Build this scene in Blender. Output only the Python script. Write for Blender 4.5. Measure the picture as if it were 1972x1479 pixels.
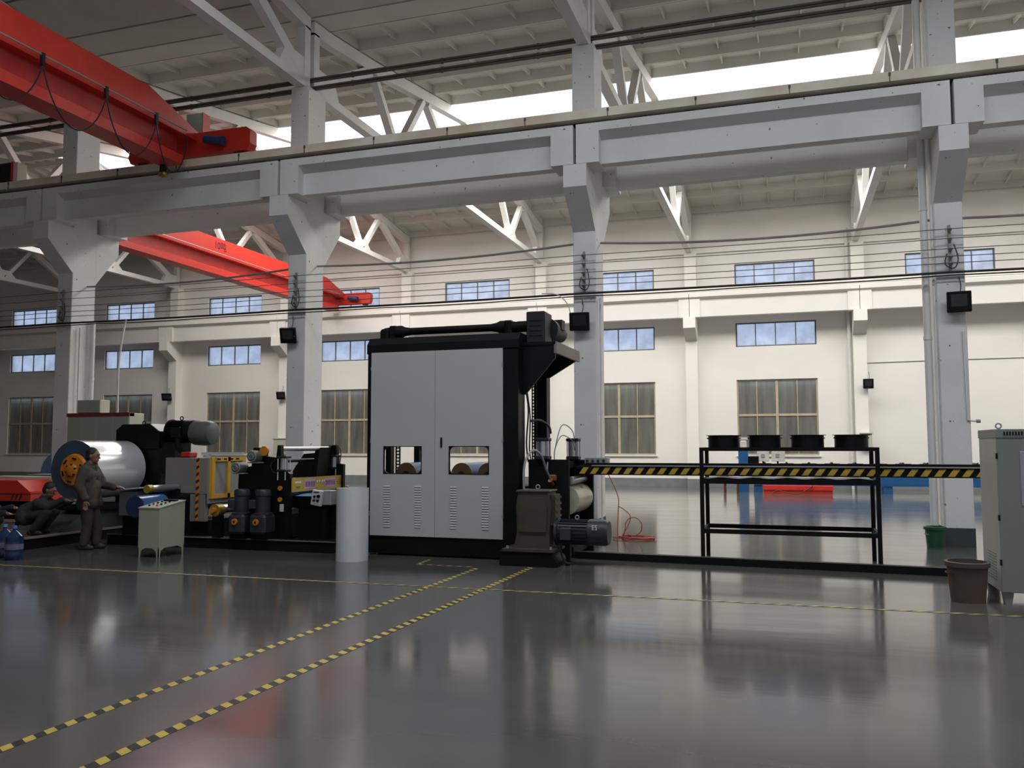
import bpy, bmesh, math, random
from mathutils import Vector, Matrix
random.seed(7)
R = math.radians
for o in list(bpy.data.objects): bpy.data.objects.remove(o)
SC = bpy.context.scene
COL = SC.collection
# ---------------------------------------------------------------- camera
cd = bpy.data.cameras.new('camera'); cam = bpy.data.objects.new('camera', cd); COL.objects.link(cam)
_y, _p, _r = R(17.85), R(4.13), R(-0.0977)
_f = Vector((-math.sin(_y)*math.cos(_p), math.cos(_y)*math.cos(_p), math.sin(_p)))
_r0 = Vector((math.cos(_y), math.sin(_y), 0)); _u0 = _r0.cross(_f)
_rt = _r0*math.cos(_r) + _u0*math.sin(_r); _up = _u0*math.cos(_r) - _r0*math.sin(_r)
M = Matrix((_rt, _up, -_f)).transposed().to_4x4(); M.translation = (0, 0, 1.65)
cam.matrix_world = M
cd.sensor_width = 36; cd.lens = 1636.2/1972*36; cd.clip_start = .05; cd.clip_end = 300
SC.camera = cam
# ---------------------------------------------------------------- world, daylight, exposure
W = bpy.data.worlds.new('overcast'); SC.world = W; W.use_nodes = True
bg = W.node_tree.nodes['Background']; bg.inputs[0].default_value = (.60, .72, .95, 1); bg.inputs[1].default_value = 1.5
def area(name, loc, sx, sy, energy, color, rot=(0, 0, 0)):
    l = bpy.data.lights.new(name, 'AREA'); l.shape = 'RECTANGLE'; l.size = sx; l.size_y = sy
    l.energy = energy; l.color = color
    o = bpy.data.objects.new(name, l); COL.objects.link(o); o.location = loc; o.rotation_euler = rot
    return o
# daylight over the ridge skylight of the far bay (outside, above the panes)
area('skylight_daylight', (-4.9, 26.75, 12.95), 40.8, 6.2, 7900, (1, .95, .87))
# daylight over the shorter ridge skylight of the near bay (outside, above the panes)
area('skylight_daylight', (1.4, 6.4, 12.95), 26.5, 3.6, 2420, (.95, .975, 1))
SC.view_settings.view_transform = 'Standard'; SC.view_settings.look = 'None'
SC.view_settings.exposure = 0.0; SC.view_settings.gamma = 1
SC.view_settings.use_curve_mapping = False
# ---------------------------------------------------------------- helpers
ORG = {}
def catmull(P, n=6):
    out = []
    for i in range(len(P)-1):
        a, b, c, d = P[max(i-1, 0)], P[i], P[i+1], P[min(i+2, len(P)-1)]
        for j in range(n):
            t = j/n; out.append(((2*b)+(c-a)*t+(2*a-5*b+4*c-d)*t*t+(3*b-a-3*c+d)*t*t*t)*.5)
    return out+[P[-1]]
class MB:
    "collects shapes in world coordinates; build() links them as one mesh object"
    def __init__(s): s.v = []; s.f = []; s.m = []; s.sm = []
    def add(s, vs, fs, mi=0, smooth=False):
        b = len(s.v); s.v += [tuple(v) for v in vs]
        for f in fs: s.f.append([b+i for i in f]); s.m.append(mi); s.sm.append(smooth)
        return s
    def box(s, x0, x1, y0, y1, z0, z1, mi=0):
        vs = [(x, y, z) for z in (z0, z1) for y in (y0, y1) for x in (x0, x1)]
        return s.add(vs, [(0, 2, 3, 1), (4, 5, 7, 6), (0, 1, 5, 4), (2, 6, 7, 3), (0, 4, 6, 2), (1, 3, 7, 5)], mi)
    def bbox(s, x0, x1, y0, y1, z0, z1, b=.02, mi=0):
        "box with chamfered edges"
        cx, cy, cz = (x0+x1)/2, (y0+y1)/2, (z0+z1)/2; hx, hy, hz = (x1-x0)/2, (y1-y0)/2, (z1-z0)/2
        b = min(b, hx*.9, hy*.9, hz*.9)
        bm = bmesh.new(); pts = []
        for sx in (-1, 1):
            for sy in (-1, 1):
                for sz in (-1, 1):
                    for k in range(3):
                        d = [hx, hy, hz]; e = [hx-b, hy-b, hz-b]; e[k] = d[k]
                        pts.append(bm.verts.new((cx+sx*e[0], cy+sy*e[1], cz+sz*e[2])))
        bmesh.ops.convex_hull(bm, input=pts)
        bmesh.ops.dissolve_limit(bm, angle_limit=.01, verts=bm.verts, edges=bm.edges)
        bm.verts.index_update()
        s.add([v.co for v in bm.verts], [[v.index for v in f.verts] for f in bm.faces], mi); bm.free(); return s
    def prism(s, poly, axis, a0, a1, mi=0):
        "polygon extruded along axis: poly in the two other axes, in order (x,y,z without axis)"
        n = len(poly)
        def P(p, a):
            q = list(p); q.insert('xyz'.index(axis), a); return q
        vs = [P(p, a0) for p in poly] + [P(p, a1) for p in poly]
        fs = [list(range(n))[::-1], [n+i for i in range(n)]] + [(i, (i+1) % n, n+(i+1) % n, n+i) for i in range(n)]
        return s.add(vs, fs, mi)
    def cyl(s, p, q, r, r2=None, n=20, mi=0, cap=True, smooth=True):
        p = Vector(p); q = Vector(q); r2 = r if r2 is None else r2
        d = (q-p).normalized(); a = d.orthogonal().normalized(); b = d.cross(a)
        vs = []
        for c, rr in ((p, r), (q, r2)):
            for i in range(n):
                t = 2*math.pi*i/n; vs.append(c + (a*math.cos(t)+b*math.sin(t))*rr)
        s.add(vs, [(i, (i+1) % n, n+(i+1) % n, n+i) for i in range(n)], mi, smooth)
        if cap:
            b0 = len(s.v)-2*n
            s.f.append([b0+i for i in range(n)][::-1]); s.m.append(mi); s.sm.append(False)
            s.f.append([b0+n+i for i in range(n)]); s.m.append(mi); s.sm.append(False)
        return s
    def tubepath(s, pts, r, n=8, mi=0):
        pts = [Vector(p) for p in pts]; rings = []
        if 3 <= len(pts) <= 10: pts = catmull(pts)
        ref = None
        for i, p in enumerate(pts):
            d = (pts[min(i+1, len(pts)-1)]-pts[max(i-1, 0)]).normalized()
            if ref is None: ref = d.orthogonal().normalized()
            ref = (ref - d*ref.dot(d))
            ref = ref.normalized() if ref.length > 1e-6 else d.orthogonal().normalized()
            b = d.cross(ref)
            rings.append([p+(ref*math.cos(2*math.pi*k/n)+b*math.sin(2*math.pi*k/n))*r for k in range(n)])
        vs = [v for rg in rings for v in rg]; fs = []
        for i in range(len(pts)-1):
            for k in range(n): fs.append((i*n+k, i*n+(k+1) % n, (i+1)*n+(k+1) % n, (i+1)*n+k))
        fs.append(list(range(n))[::-1]); fs.append([(len(pts)-1)*n+k for k in range(n)])
        return s.add(vs, fs, mi, True)
    def lathe(s, prof, origin, axis='z', n=28, mi=0, smooth=True):
        "prof: (radius, height along axis)"
        o = Vector(origin); ax = {'x': Vector((1, 0, 0)), 'y': Vector((0, 1, 0)), 'z': Vector((0, 0, 1))}[axis] if isinstance(axis, str) else Vector(axis).normalized()
        a = ax.orthogonal().normalized(); b = ax.cross(a); vs = []
        for r, h in prof:
            for i in range(n):
                t = 2*math.pi*i/n; vs.append(o+ax*h+(a*math.cos(t)+b*math.sin(t))*r)
        fs = [(j*n+i, j*n+(i+1) % n, (j+1)*n+(i+1) % n, (j+1)*n+i) for j in range(len(prof)-1) for i in range(n)]
        return s.add(vs, fs, mi, smooth)
    def torus(s, c, r, t, axis='z', n=20, m=8, mi=0, a0=0, a1=2*math.pi):
        c = Vector(c); ax = {'x': Vector((1, 0, 0)), 'y': Vector((0, 1, 0)), 'z': Vector((0, 0, 1))}[axis] if isinstance(axis, str) else Vector(axis)
        a = ax.orthogonal().normalized(); b = ax.cross(a)
        return s.tubepath([c+(a*math.cos(a0+(a1-a0)*i/n)+b*math.sin(a0+(a1-a0)*i/n))*r for i in range(n+1)], t, m, mi)
    def ball(s, c, rx, ry=None, rz=None, n=12, m=8, mi=0):
        ry = rx if ry is None else ry; rz = rx if rz is None else rz
        vs = [(c[0], c[1], c[2]-rz)]; fs = []
        for j in range(1, m):
            ph = math.pi*j/m-math.pi/2
            for i in range(n):
                t = 2*math.pi*i/n; vs.append((c[0]+rx*math.cos(ph)*math.cos(t), c[1]+ry*math.cos(ph)*math.sin(t), c[2]+rz*math.sin(ph)))
        vs.append((c[0], c[1], c[2]+rz)); L = len(vs)-1
        for i in range(n):
            fs.append((0, 1+(i+1) % n, 1+i)); fs.append((L, L-n+i, L-n+(i+1) % n))
            for j in range(m-2):
                fs.append((1+j*n+i, 1+j*n+(i+1) % n, 1+(j+1)*n+(i+1) % n, 1+(j+1)*n+i))
        return s.add(vs, fs, mi, True)
    def bar(s, p, q, w, h, upv=(0, 0, 1), mi=0):
        "rectangular bar from p to q: w sideways, h along up"
        p = Vector(p); q = Vector(q); d = (q-p).normalized(); u = Vector(upv)
        if abs(d.dot(u)) > .99: u = Vector((0, 1, 0))
        sd = d.cross(u).normalized(); u2 = sd.cross(d)
        vs = [c+sd*(w/2*a)+u2*(h/2*b) for c in (p, q) for a, b in ((-1, -1), (1, -1), (1, 1), (-1, 1))]
        return s.add(vs, [(3, 2, 1, 0), (4, 5, 6, 7), (0, 1, 5, 4), (1, 2, 6, 5), (2, 3, 7, 6), (3, 0, 4, 7)], mi)
    def rot(s, c, ang, axis='z'):
        m = Matrix.Translation(c) @ Matrix.Rotation(ang, 4, axis.upper()) @ Matrix.Translation(-Vector(c))
        s.v = [tuple(m @ Vector(v)) for v in s.v]; return s
    def mesh(s, name, mats, org=(0, 0, 0)):
        me = bpy.data.meshes.new(name)
        o = Vector(org)
        me.from_pydata([Vector(v)-o for v in s.v], [], s.f)
        for m in (mats if isinstance(mats, (list, tuple)) else [mats]): me.materials.append(MAT[m])
        me.polygons.foreach_set('material_index', s.m); me.polygons.foreach_set('use_smooth', s.sm)
        me.update()
        if any(s.sm):
            try: me.set_sharp_from_angle(angle=R(40))
            except Exception: pass
        return me
    def build(s, name, mats, parent=None, org=None):
        og = ORG.get(parent.name, Vector((0, 0, 0))) if parent else Vector(org or (0, 0, 0))
        o = bpy.data.objects.new(name, s.mesh(name, mats, og)); COL.objects.link(o)
        if parent: o.parent = parent
        else: o.location = og
        ORG[o.name] = og
        return o
def tag(o, label=None, cat=None, group=None, kind=None):
    if label: o['label'] = label
    if cat: o['category'] = cat
    if group: o['group'] = group
    if kind: o['kind'] = kind
    return o
def thing(name, label, cat, loc=(0, 0, 0), group=None):
    o = bpy.data.objects.new(name, None); COL.objects.link(o); o.location = loc; o.empty_display_size = .1
    ORG[o.name] = Vector(loc); return tag(o, label, cat, group)
def struct(name, loc=(0, 0, 0)):
    o = bpy.data.objects.new(name, None); COL.objects.link(o); o.location = loc; o.empty_display_size = .1
    ORG[o.name] = Vector(loc); o['kind'] = 'structure'; return o
def dupe(src, parent=None, loc=None, rot=None):
    c = src.copy(); COL.objects.link(c); c.parent = parent
    if loc is not None: c.location = loc
    if rot is not None: c.rotation_euler = rot
    return c
def copytree(src, loc, rotz=None):
    c = dupe(src, None, loc)
    if rotz is not None: c.rotation_euler.z = rotz
    ORG[c.name] = Vector(loc)
    for ch in list(src.children):
        d = dupe(ch, c)
        for g in list(ch.children): dupe(g, d)
    return c
# ---------------------------------------------------------------- materials
MAT = {}
def mat(name, col, rough=.6, metal=0., var=.12, scale=3., bump=0., bscale=40., col2=None, spots=0., spotcol=(.05, .045, .04), sscale=22., spec=.5, stretch=None, coat=0.):
    m = bpy.data.materials.new(name); MAT[name] = m; m.use_nodes = True
    nt = m.node_tree; N = nt.nodes; L = nt.links; b = N['Principled BSDF']
    b.inputs['Roughness'].default_value = rough; b.inputs['Metallic'].default_value = metal
    b.inputs['Specular IOR Level'].default_value = spec; b.inputs['Coat Weight'].default_value = coat
    tc = N.new('ShaderNodeTexCoord'); mp = N.new('ShaderNodeMapping'); L.new(tc.outputs['Object'], mp.inputs[0])
    if stretch: mp.inputs['Scale'].default_value = stretch
    nz = N.new('ShaderNodeTexNoise'); nz.inputs['Scale'].default_value = scale; nz.inputs['Detail'].default_value = 6
    L.new(mp.outputs[0], nz.inputs['Vector'])
    c2 = col2 or tuple(max(0, c*(1-var*2)) for c in col)
    rp = N.new('ShaderNodeMix'); rp.data_type = 'RGBA'
    rg = N.new('ShaderNodeMapRange'); rg.inputs[1].default_value = .35; rg.inputs[2].default_value = .7
    L.new(nz.outputs['Fac'], rg.inputs[0]); L.new(rg.outputs[0], rp.inputs[0])
    rp.inputs[6].default_value = (*col, 1); rp.inputs[7].default_value = (*c2, 1)
    out = rp.outputs[2]
    if spots:
        n2 = N.new('ShaderNodeTexNoise'); n2.inputs['Scale'].default_value = sscale; n2.inputs['Detail'].default_value = 3
        L.new(tc.outputs['Object'], n2.inputs['Vector'])
        r2 = N.new('ShaderNodeMapRange'); r2.inputs[1].default_value = 1-spots; r2.inputs[2].default_value = 1-spots+.03
        L.new(n2.outputs['Fac'], r2.inputs[0])
        mx = N.new('ShaderNodeMix'); mx.data_type = 'RGBA'; L.new(r2.outputs[0], mx.inputs[0]); L.new(out, mx.inputs[6]); mx.inputs[7].default_value = (*spotcol, 1)
        out = mx.outputs[2]
    L.new(out, b.inputs['Base Color'])
    if bump:
        n3 = N.new('ShaderNodeTexNoise'); n3.inputs['Scale'].default_value = bscale; n3.inputs['Detail'].default_value = 4
        L.new(tc.outputs['Object'], n3.inputs['Vector'])
        bp = N.new('ShaderNodeBump'); bp.inputs['Strength'].default_value = bump; bp.inputs['Distance'].default_value = .02
        L.new(n3.outputs['Fac'], bp.inputs['Height']); L.new(bp.outputs[0], b.inputs['Normal'])
    return m
mat('wall_paint', (.85, .82, .775), .75, var=.03, scale=.6, bump=.05, bscale=8)
mat('concrete_white', (.74, .735, .725), .8, var=.05, scale=1.2, bump=.12, bscale=14, spots=.30, spotcol=(.12, .11, .10), sscale=11)
mat('slab_paint', (.66, .64, .59), .85, var=.06, scale=.8, bump=.1, bscale=10)
mat('truss_paint', (.77, .755, .73), .8, var=.04, scale=1.5, bump=.1, bscale=12)
mat('dado', (.20, .225, .225), .6, var=.08)
mat('column_dado', (.045, .06, .07), .5, var=.12)
mat('beige_steel', (.80, .75, .64), .6, var=.1, scale=1.3, col2=(.62, .50, .36))
mat('rail_steel', (.10, .08, .07), .55, .6)
mat('crane_red', (.62, .035, .02), .42, var=.06, scale=1.5)
mat('dark_red', (.42, .02, .015), .5)
mat('steel_dark', (.03, .03, .032), .5, .4, spec=.3)
mat('black_paint', (.006, .0063, .007), .4, var=.2, spec=.18)
mat('black_matte', (.006, .006, .0065), .6, var=.2, spec=.15)
mat('black_plastic', (.006, .006, .007), .45, spec=.2)
mat('window_steel', (.13, .15, .18), .5)
mat('window_beige', (.52, .44, .32), .6, var=.12)
mat('pipe_dark', (.11, .10, .09), .5, .2)
mat('pipe_white', (.72, .72, .71), .45, var=.05)
mat('wire', (.10, .10, .10), .6)
mat('cable_black', (.012, .012, .014), .5)
mat('insulator', (.30, .29, .27), .4)
mat('overhang_shade', (.012, .011, .010), .9)
def glassy(name, tint, fac_t, dirt, rough=.4, streak=False):
    m = bpy.data.materials.new(name); MAT[name] = m; m.use_nodes = True
    nt = m.node_tree; N = nt.nodes; L = nt.links; N.remove(N['Principled BSDF'])
    out = N['Material Output']; tr = N.new('ShaderNodeBsdfTransparent'); tr.inputs[0].default_value = (*tint, 1)
    tl = N.new('ShaderNodeBsdfTranslucent'); df = N.new('ShaderNodeBsdfDiffuse'); gl = N.new('ShaderNodeBsdfGlossy'); gl.inputs['Roughness'].default_value = rough*.4
    tc = N.new('ShaderNodeTexCoord'); mp = N.new('ShaderNodeMapping'); L.new(tc.outputs['Object'], mp.inputs[0])
    if streak: mp.inputs['Scale'].default_value = (3, 3, .35)
    nz = N.new('ShaderNodeTexNoise'); nz.inputs['Scale'].default_value = 1.6; nz.inputs['Detail'].default_value = 8; L.new(mp.outputs[0], nz.inputs[0])
    rg = N.new('ShaderNodeMapRange'); rg.inputs[1].default_value = .3; rg.inputs[2].default_value = .7; L.new(nz.outputs['Fac'], rg.inputs[0])
    mx = N.new('ShaderNodeMix'); mx.data_type = 'RGBA'; L.new(rg.outputs[0], mx.inputs[0])
    mx.inputs[6].default_value = (*dirt, 1); mx.inputs[7].default_value = (*[c*.62 for c in dirt], 1)
    L.new(mx.outputs[2], tl.inputs[0]); L.new(mx.outputs[2], df.inputs[0])
    m1 = N.new('ShaderNodeMixShader'); m1.inputs[0].default_value = .35; L.new(tl.outputs[0], m1.inputs[1]); L.new(df.outputs[0], m1.inputs[2])
    m2 = N.new('ShaderNodeMixShader'); m2.inputs[0].default_value = fac_t; L.new(m1.outputs[0], m2.inputs[1]); L.new(tr.outputs[0], m2.inputs[2])
    m3 = N.new('ShaderNodeMixShader'); m3.inputs[0].default_value = .06; L.new(m2.outputs[0], m3.inputs[1]); L.new(gl.outputs[0], m3.inputs[2])
    L.new(m3.outputs[0], out.inputs[0]); return m
glassy('glass_frosted', (.95, .97, 1), .45, (.86, .88, .92))
glassy('glass_dirty', (.75, .78, .74), .22, (.52, .51, .46), streak=True)
glassy('glass_clear', (.97, .97, .96), .92, (.8, .8, .78))
mat('corrugated', (.66, .68, .66), .7, var=.15)
# polished floor
m = mat('floor_concrete', (.088, .086, .083), .17, var=.12, scale=.35, col2=(.066, .066, .064), spec=.5)
nt = m.node_tree; b = nt.nodes['Principled BSDF']
nz = nt.nodes.new('ShaderNodeTexNoise'); nz.inputs['Scale'].default_value = 1.1; nz.inputs['Detail'].default_value = 8
mr = nt.nodes.new('ShaderNodeMapRange'); mr.inputs[3].default_value = .06; mr.inputs[4].default_value = .19
tcn = nt.nodes.new('ShaderNodeTexCoord'); nt.links.new(tcn.outputs['Object'], nz.inputs[0])
nt.links.new(nz.outputs['Fac'], mr.inputs[0]); nt.links.new(mr.outputs[0], b.inputs['Roughness'])
mpf = nt.nodes.new('ShaderNodeMapping'); mpf.inputs['Scale'].default_value = (.5, 2.2, 1); nt.links.new(tcn.outputs['Object'], mpf.inputs[0])
n2 = nt.nodes.new('ShaderNodeTexNoise'); n2.inputs['Scale'].default_value = 2.4; n2.inputs['Detail'].default_value = 5
bp = nt.nodes.new('ShaderNodeBump'); bp.inputs['Strength'].default_value = .035; bp.inputs['Distance'].default_value = .02
nt.links.new(mpf.outputs[0], n2.inputs[0]); nt.links.new(mpf.outputs[0], nz.inputs[0]); nt.links.new(n2.outputs['Fac'], bp.inputs['Height']); nt.links.new(bp.outputs[0], b.inputs['Normal'])
# ================================================================ STRUCTURE
S = 6.19; C0 = 2.65
def cx(k): return C0 - S*k                     # column lines: 0 = nearest the grey cabinet, growing to the left
XL, XR = cx(8)+.2, cx(-3)+.0
YN, YF = -3.1, 34.42                           # inner faces of the two long walls
f = MB().box(XL-.3, XR+.3, YN-.3, YF+.3, -.2, 0).build('floor', 'floor_concrete'); f['kind'] = 'structure'
ROOFZ = [(15.7, 10.93), (16.5, 11.0), (18.67, 11.30), (24.9, 12.36)]
def chordz(d):
    "top of the top chord at horizontal distance d from the column line"
    y = 15.7+d
    for (a, za), (b, zb) in zip(ROOFZ, ROOFZ[1:]):
        if y <= b: return za+(zb-za)*(y-a)/(b-a)
    return ROOFZ[-1][1]
SPAN = 18.6
def roofz(Y):
    if Y >= 15.7: d = min(Y-15.7, 34.3-Y)
    else: d = min(15.7-Y, Y-(15.7-SPAN))
    return chordz(max(0, d))
# windows of the far wall: (bay, rows)
def wc(k): return cx(k) - S/2 + .14            # middle of the bay to the left of column k
UP, MID, LOW = (7.93, 8.80), (5.50, 6.45), (1.25, 4.20)
BAYS = list(range(-2, 8))
def rows_of(k): return [UP] if k == -1 else ([] if k == -2 else [UP, MID, LOW])
def wall_with_holes(name, holes, y0, y1, ztop, m):
    mb = MB(); xs = sorted({XL-.3, XR+.3} | {h[0] for h in holes} | {h[1] for h in holes})
    for a, b in zip(xs, xs[1:]):
        hs = sorted([h for h in holes if h[0] <= a+1e-6 and h[1] >= b-1e-6], key=lambda h: h[2]); z = 0
        for h in hs: mb.box(a, b, y0, y1, z, h[2]); z = h[3]
        mb.box(a, b, y0, y1, z, ztop)
    o = mb.build(name, m); o['kind'] = 'structure'; return o
holes = []
for k in BAYS:
    for lo, hi in rows_of(k): holes.append((wc(k)-1.5, wc(k)+1.5, lo, hi))
wall_with_holes('wall_back', holes, YF, YF+.3, 11.6, 'wall_paint')
fholes = [(wc(k)-1.9, wc(k)+1.9, lo, hi) for k in range(-2, 2) for lo, hi in ((3.2, 6.4), (7.4, 9.0))]
wall_with_holes('wall_front', fholes, YN-.3, YN, 11.6, 'wall_paint')
for nm, x in (('wall_left', XL-.3), ('wall_right', XR)):
    o = MB().box(x, x+.3, YN, YF, 0, 13).build(nm, 'wall_paint'); o['kind'] = 'structure'
o = MB().box(XL, XR, YF-.02, YF, 0, .33).build('baseboard_back', 'dado'); o['kind'] = 'structure'
o = MB().box(XL, XR, YF-.10, YF, 9.33, 9.42).box(XL, XR, YF-.06, YF, 9.42, 9.50).build('trim_1', 'wall_paint'); o['kind'] = 'structure'
# ---- window units
win_src = {}
def window(n, x, y, lo, hi, w, kind):
    key = (kind, round(hi-lo, 2), w)
    if key not in win_src:
        st = struct('window_%d' % n, (x, y, lo)); h = hi-lo; fm = 'window_beige' if kind == 'low' else 'window_steel'
        t = .05 if kind != 'low' else .06
        mb = MB()
        for (a, b, c, d) in ((-w/2, w/2, 0, t), (-w/2, w/2, h-t, h), (-w/2, -w/2+t, t, h-t), (w/2-t, w/2, t, h-t)): mb.box(x+a, x+b, y, y+.07, lo+c, lo+d)
        mb.build('window_frame', fm, st)
        cols, rws = 4, (2 if kind == 'low' else 1); zs = [0, h*.53, h] if rws == 2 else [0, h]
        for i in range(1, cols):
            tt = .10 if (kind == 'low' and i == 2) else .035
            MB().box(x-w/2+w*i/cols-tt/2, x-w/2+w*i/cols+tt/2, y+.005, y+.065, lo+t, hi-t).build('mullion', fm, st)
        if rws == 2: MB().box(x-w/2+t, x+w/2-t, y+.0, y+.06, lo+zs[1]-.045, lo+zs[1]+.045).build('transom', fm, st)
        for j in range(rws):
            for i in range(cols):
                MB().box(x-w/2+w*i/cols+.02, x-w/2+w*(i+1)/cols-.02, y+.03, y+.036, lo+zs[j]+.02, lo+zs[j+1]-.02).build('pane', 'glass_dirty' if kind == 'low' else 'glass_frosted', st)
        MB().box(x-w/2-.06, x+w/2+.06, y-.12, y+.02, lo-.05, lo).build('window_sill', 'wall_paint', st) if kind == 'low' else None
        if kind == 'low':       # corrugated plastic sheet fixed outside the panes
            vs = []; fs = []; n = 96
            for i in range(n+1):
                xx = x-w/2-.1+(w+.2)*i/n; yy = y+.33+.03*math.sin(2*math.pi*i/6); vs += [(xx, yy, lo-.25), (xx, yy, hi-.22)]
            for i in range(n): fs.append((2*i, 2*i+2, 2*i+3, 2*i+1))
            MB().add(vs, fs, 0, True).build('corrugated_sheet', 'corrugated', st)
        win_src[key] = st
    else:
        st = copytree(win_src[key], (x, y, lo)); st.name = 'window_%d' % n
    return st
wn = 1
for k in BAYS:
    for lo, hi in rows_of(k):
        window(wn, wc(k), YF+.06, lo, hi, 3.0, 'low' if hi == LOW[1] else 'up'); wn += 1
for a in fholes:
    window(wn, (a[0]+a[1])/2, YN-.15, a[2], a[3], 3.8, 'front'); wn += 1
# ---- ceiling: ribbed slabs
ceil = struct('ceiling', (0, 0, 11))
def slab_mesh(wd, flat=False):
    mb = MB(); L2 = S/2-.012; w = wd/2-.01
    if flat:
        mb.box(-L2, L2, -w+.018, w-.018, 0, .1)
    else:
        mb.box(-L2, L2, -w, w, .24, .29)
        for sgn in (-1, 1): mb.prism([(sgn*w, 0), (sgn*(w-.07), 0), (sgn*(w-.16), .24), (sgn*w, .24)][::sgn], 'x', -L2, L2)
        for i in range(7):
            x = -L2+.05+i*(2*L2-.1)/6; t = .05 if i in (0, 6) else .028; hh = .02 if i in (0, 6) else .12
            mb.prism([(x-t, .24), (x-t*.6, hh), (x+t*.6, hh), (x+t, .24)], 'y', -w+.06, w-.06)
    return mb.mesh('roof_slab', 'slab_paint')
SM = {}
def slab(k, ya, yb, flat=False, half=False):
    wd = abs(yb-ya); key = (round(wd, 3), flat)
    za, zb = roofz(ya), roofz(yb); ln = math.hypot(wd, zb-za)
    if key not in SM: SM[key] = slab_mesh(ln, flat)
    o = bpy.data.objects.new('roof_slab', SM[key]); COL.objects.link(o); o.parent = ceil
    lo, hi = (ya, yb) if ya < yb else (yb, ya)
    o.location = Vector((cx(k)-S/2, (ya+yb)/2, (za+zb)/2+.012))-Vector((0, 0, 11)); o.rotation_euler.x = math.atan2(roofz(hi)-roofz(lo), hi-lo)
    if half: o.scale.x = .5; o.location.x -= S/4
SKY0, SKY1 = 23.95, 29.4
def steps(a, b, n): return [(a+(b-a)*i/n, a+(b-a)*(i+1)/n) for i in range(n)]
NLIT = (-2, 1)                              # bays of the near roof with a skylight
def sky_panes(k, y0, yr, y1, cols=(0, 1, 2, 3)):
    z0, za, zb = roofz(y0)+.14, roofz(yr)+.14, roofz(y1)+.14
    for i in cols:
        x0 = cx(k)-S+i*S/4
        for (ya, yb, z_a, z_b) in ((y0, yr, z0, za), (yr, y1, za, zb)):
            MB().add([(x0+.008, ya, z_a), (x0+S/4-.008, ya, z_a), (x0+S/4-.008, yb, z_b), (x0+.008, yb, z_b)], [(0, 1, 2, 3)]).build('skylight_pane', 'glass_clear', ceil)
for k in range(-3, 8):
    lit = -3 <= k <= 3                      # bays with the ridge skylight
    for a, b in steps(14.9, 16.5, 2): slab(k, a, b, True)
    for a, b in steps(16.5, SKY0, 5): slab(k, a, b)
    if not lit:
        slab(k, SKY0, 24.98, half=k == 4)
        for a, b in steps(24.98, SKY1, 3): slab(k, a, b, half=k == 4)
        if k == 4: sky_panes(k, SKY0, 24.98, SKY1, (2, 3))
    else:
        sky_panes(k, SKY0, 24.98, SKY1)
    for a, b in steps(SKY1, 34.3, 3): slab(k, a, b)
    if k <= 5:
        for a, b in steps(14.9, 7.95, 5): slab(k, a, b, a > 12.4)
        if NLIT[0] <= k <= NLIT[1]: sky_panes(k, 4.85, 6.4, 7.95)
        else: slab(k, 7.95, 6.4); slab(k, 6.4, 4.85)
        for a, b in steps(4.85, -3.1, 4): slab(k, a, b)
    else:
        MB().add([(cx(k)-S, 14.9, roofz(14.9)+.1), (cx(k), 14.9, roofz(14.9)+.1), (cx(k), 6.4, 12.4), (cx(k)-S, 6.4, 12.4)], [(3, 2, 1, 0)]).add([(cx(k)-S, 6.4, 12.4), (cx(k), 6.4, 12.4), (cx(k), -3.2, 11), (cx(k)-S, -3.2, 11)], [(3, 2, 1, 0)]).build('roof_deck', 'slab_paint', ceil)
# outer roof felt above the slabs keeps daylight out
mb = MB()
XN = cx(NLIT[1]+1)
for xa, xb, gap in ((XL-.4, XN, False), (XN, cx(-2), True), (cx(-2), XR+.4, False)):
    segs = [((-3.5, 11.25), (4.83, roofz(4.85)+.42)), ((7.97, roofz(7.95)+.42), (15.7, 11.5))]
    if not gap: segs += [((4.83, roofz(4.85)+.42), (6.4, 12.82)), ((6.4, 12.82), (7.97, roofz(7.95)+.42))]
    for (y0, z0), (y1, z1) in segs: mb.add([(xa, y0, z0), (xb, y0, z0), (xb, y1, z1), (xa, y1, z1)], [(0, 1, 2, 3)])
XS = cx(4)-S/2
for xa, xb, gap in ((XL-.4, XS, False), (XS, XR+.4, True)):
    a = [(15.7, 11.5), (18.67, 11.72), (SKY0-.02, roofz(SKY0)+.42)]; c = [(SKY1+.02, roofz(SKY1)+.42), (31.5, 11.72), (34.8, 11.25)]
    segs = list(zip(a, a[1:])) + list(zip(c, c[1:]))
    if not gap: segs += [((SKY0-.02, roofz(SKY0)+.42), (24.98, 12.8)), ((24.98, 12.8), (SKY1+.02, roofz(SKY1)+.42))]
    for (y0, z0), (y1, z1) in segs: mb.add([(xa, y0, z0), (xb, y0, z0), (xb, y1, z1), (xa, y1, z1)], [(0, 1, 2, 3)])
mb.build('roof_felt', 'dado', ceil)
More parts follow.
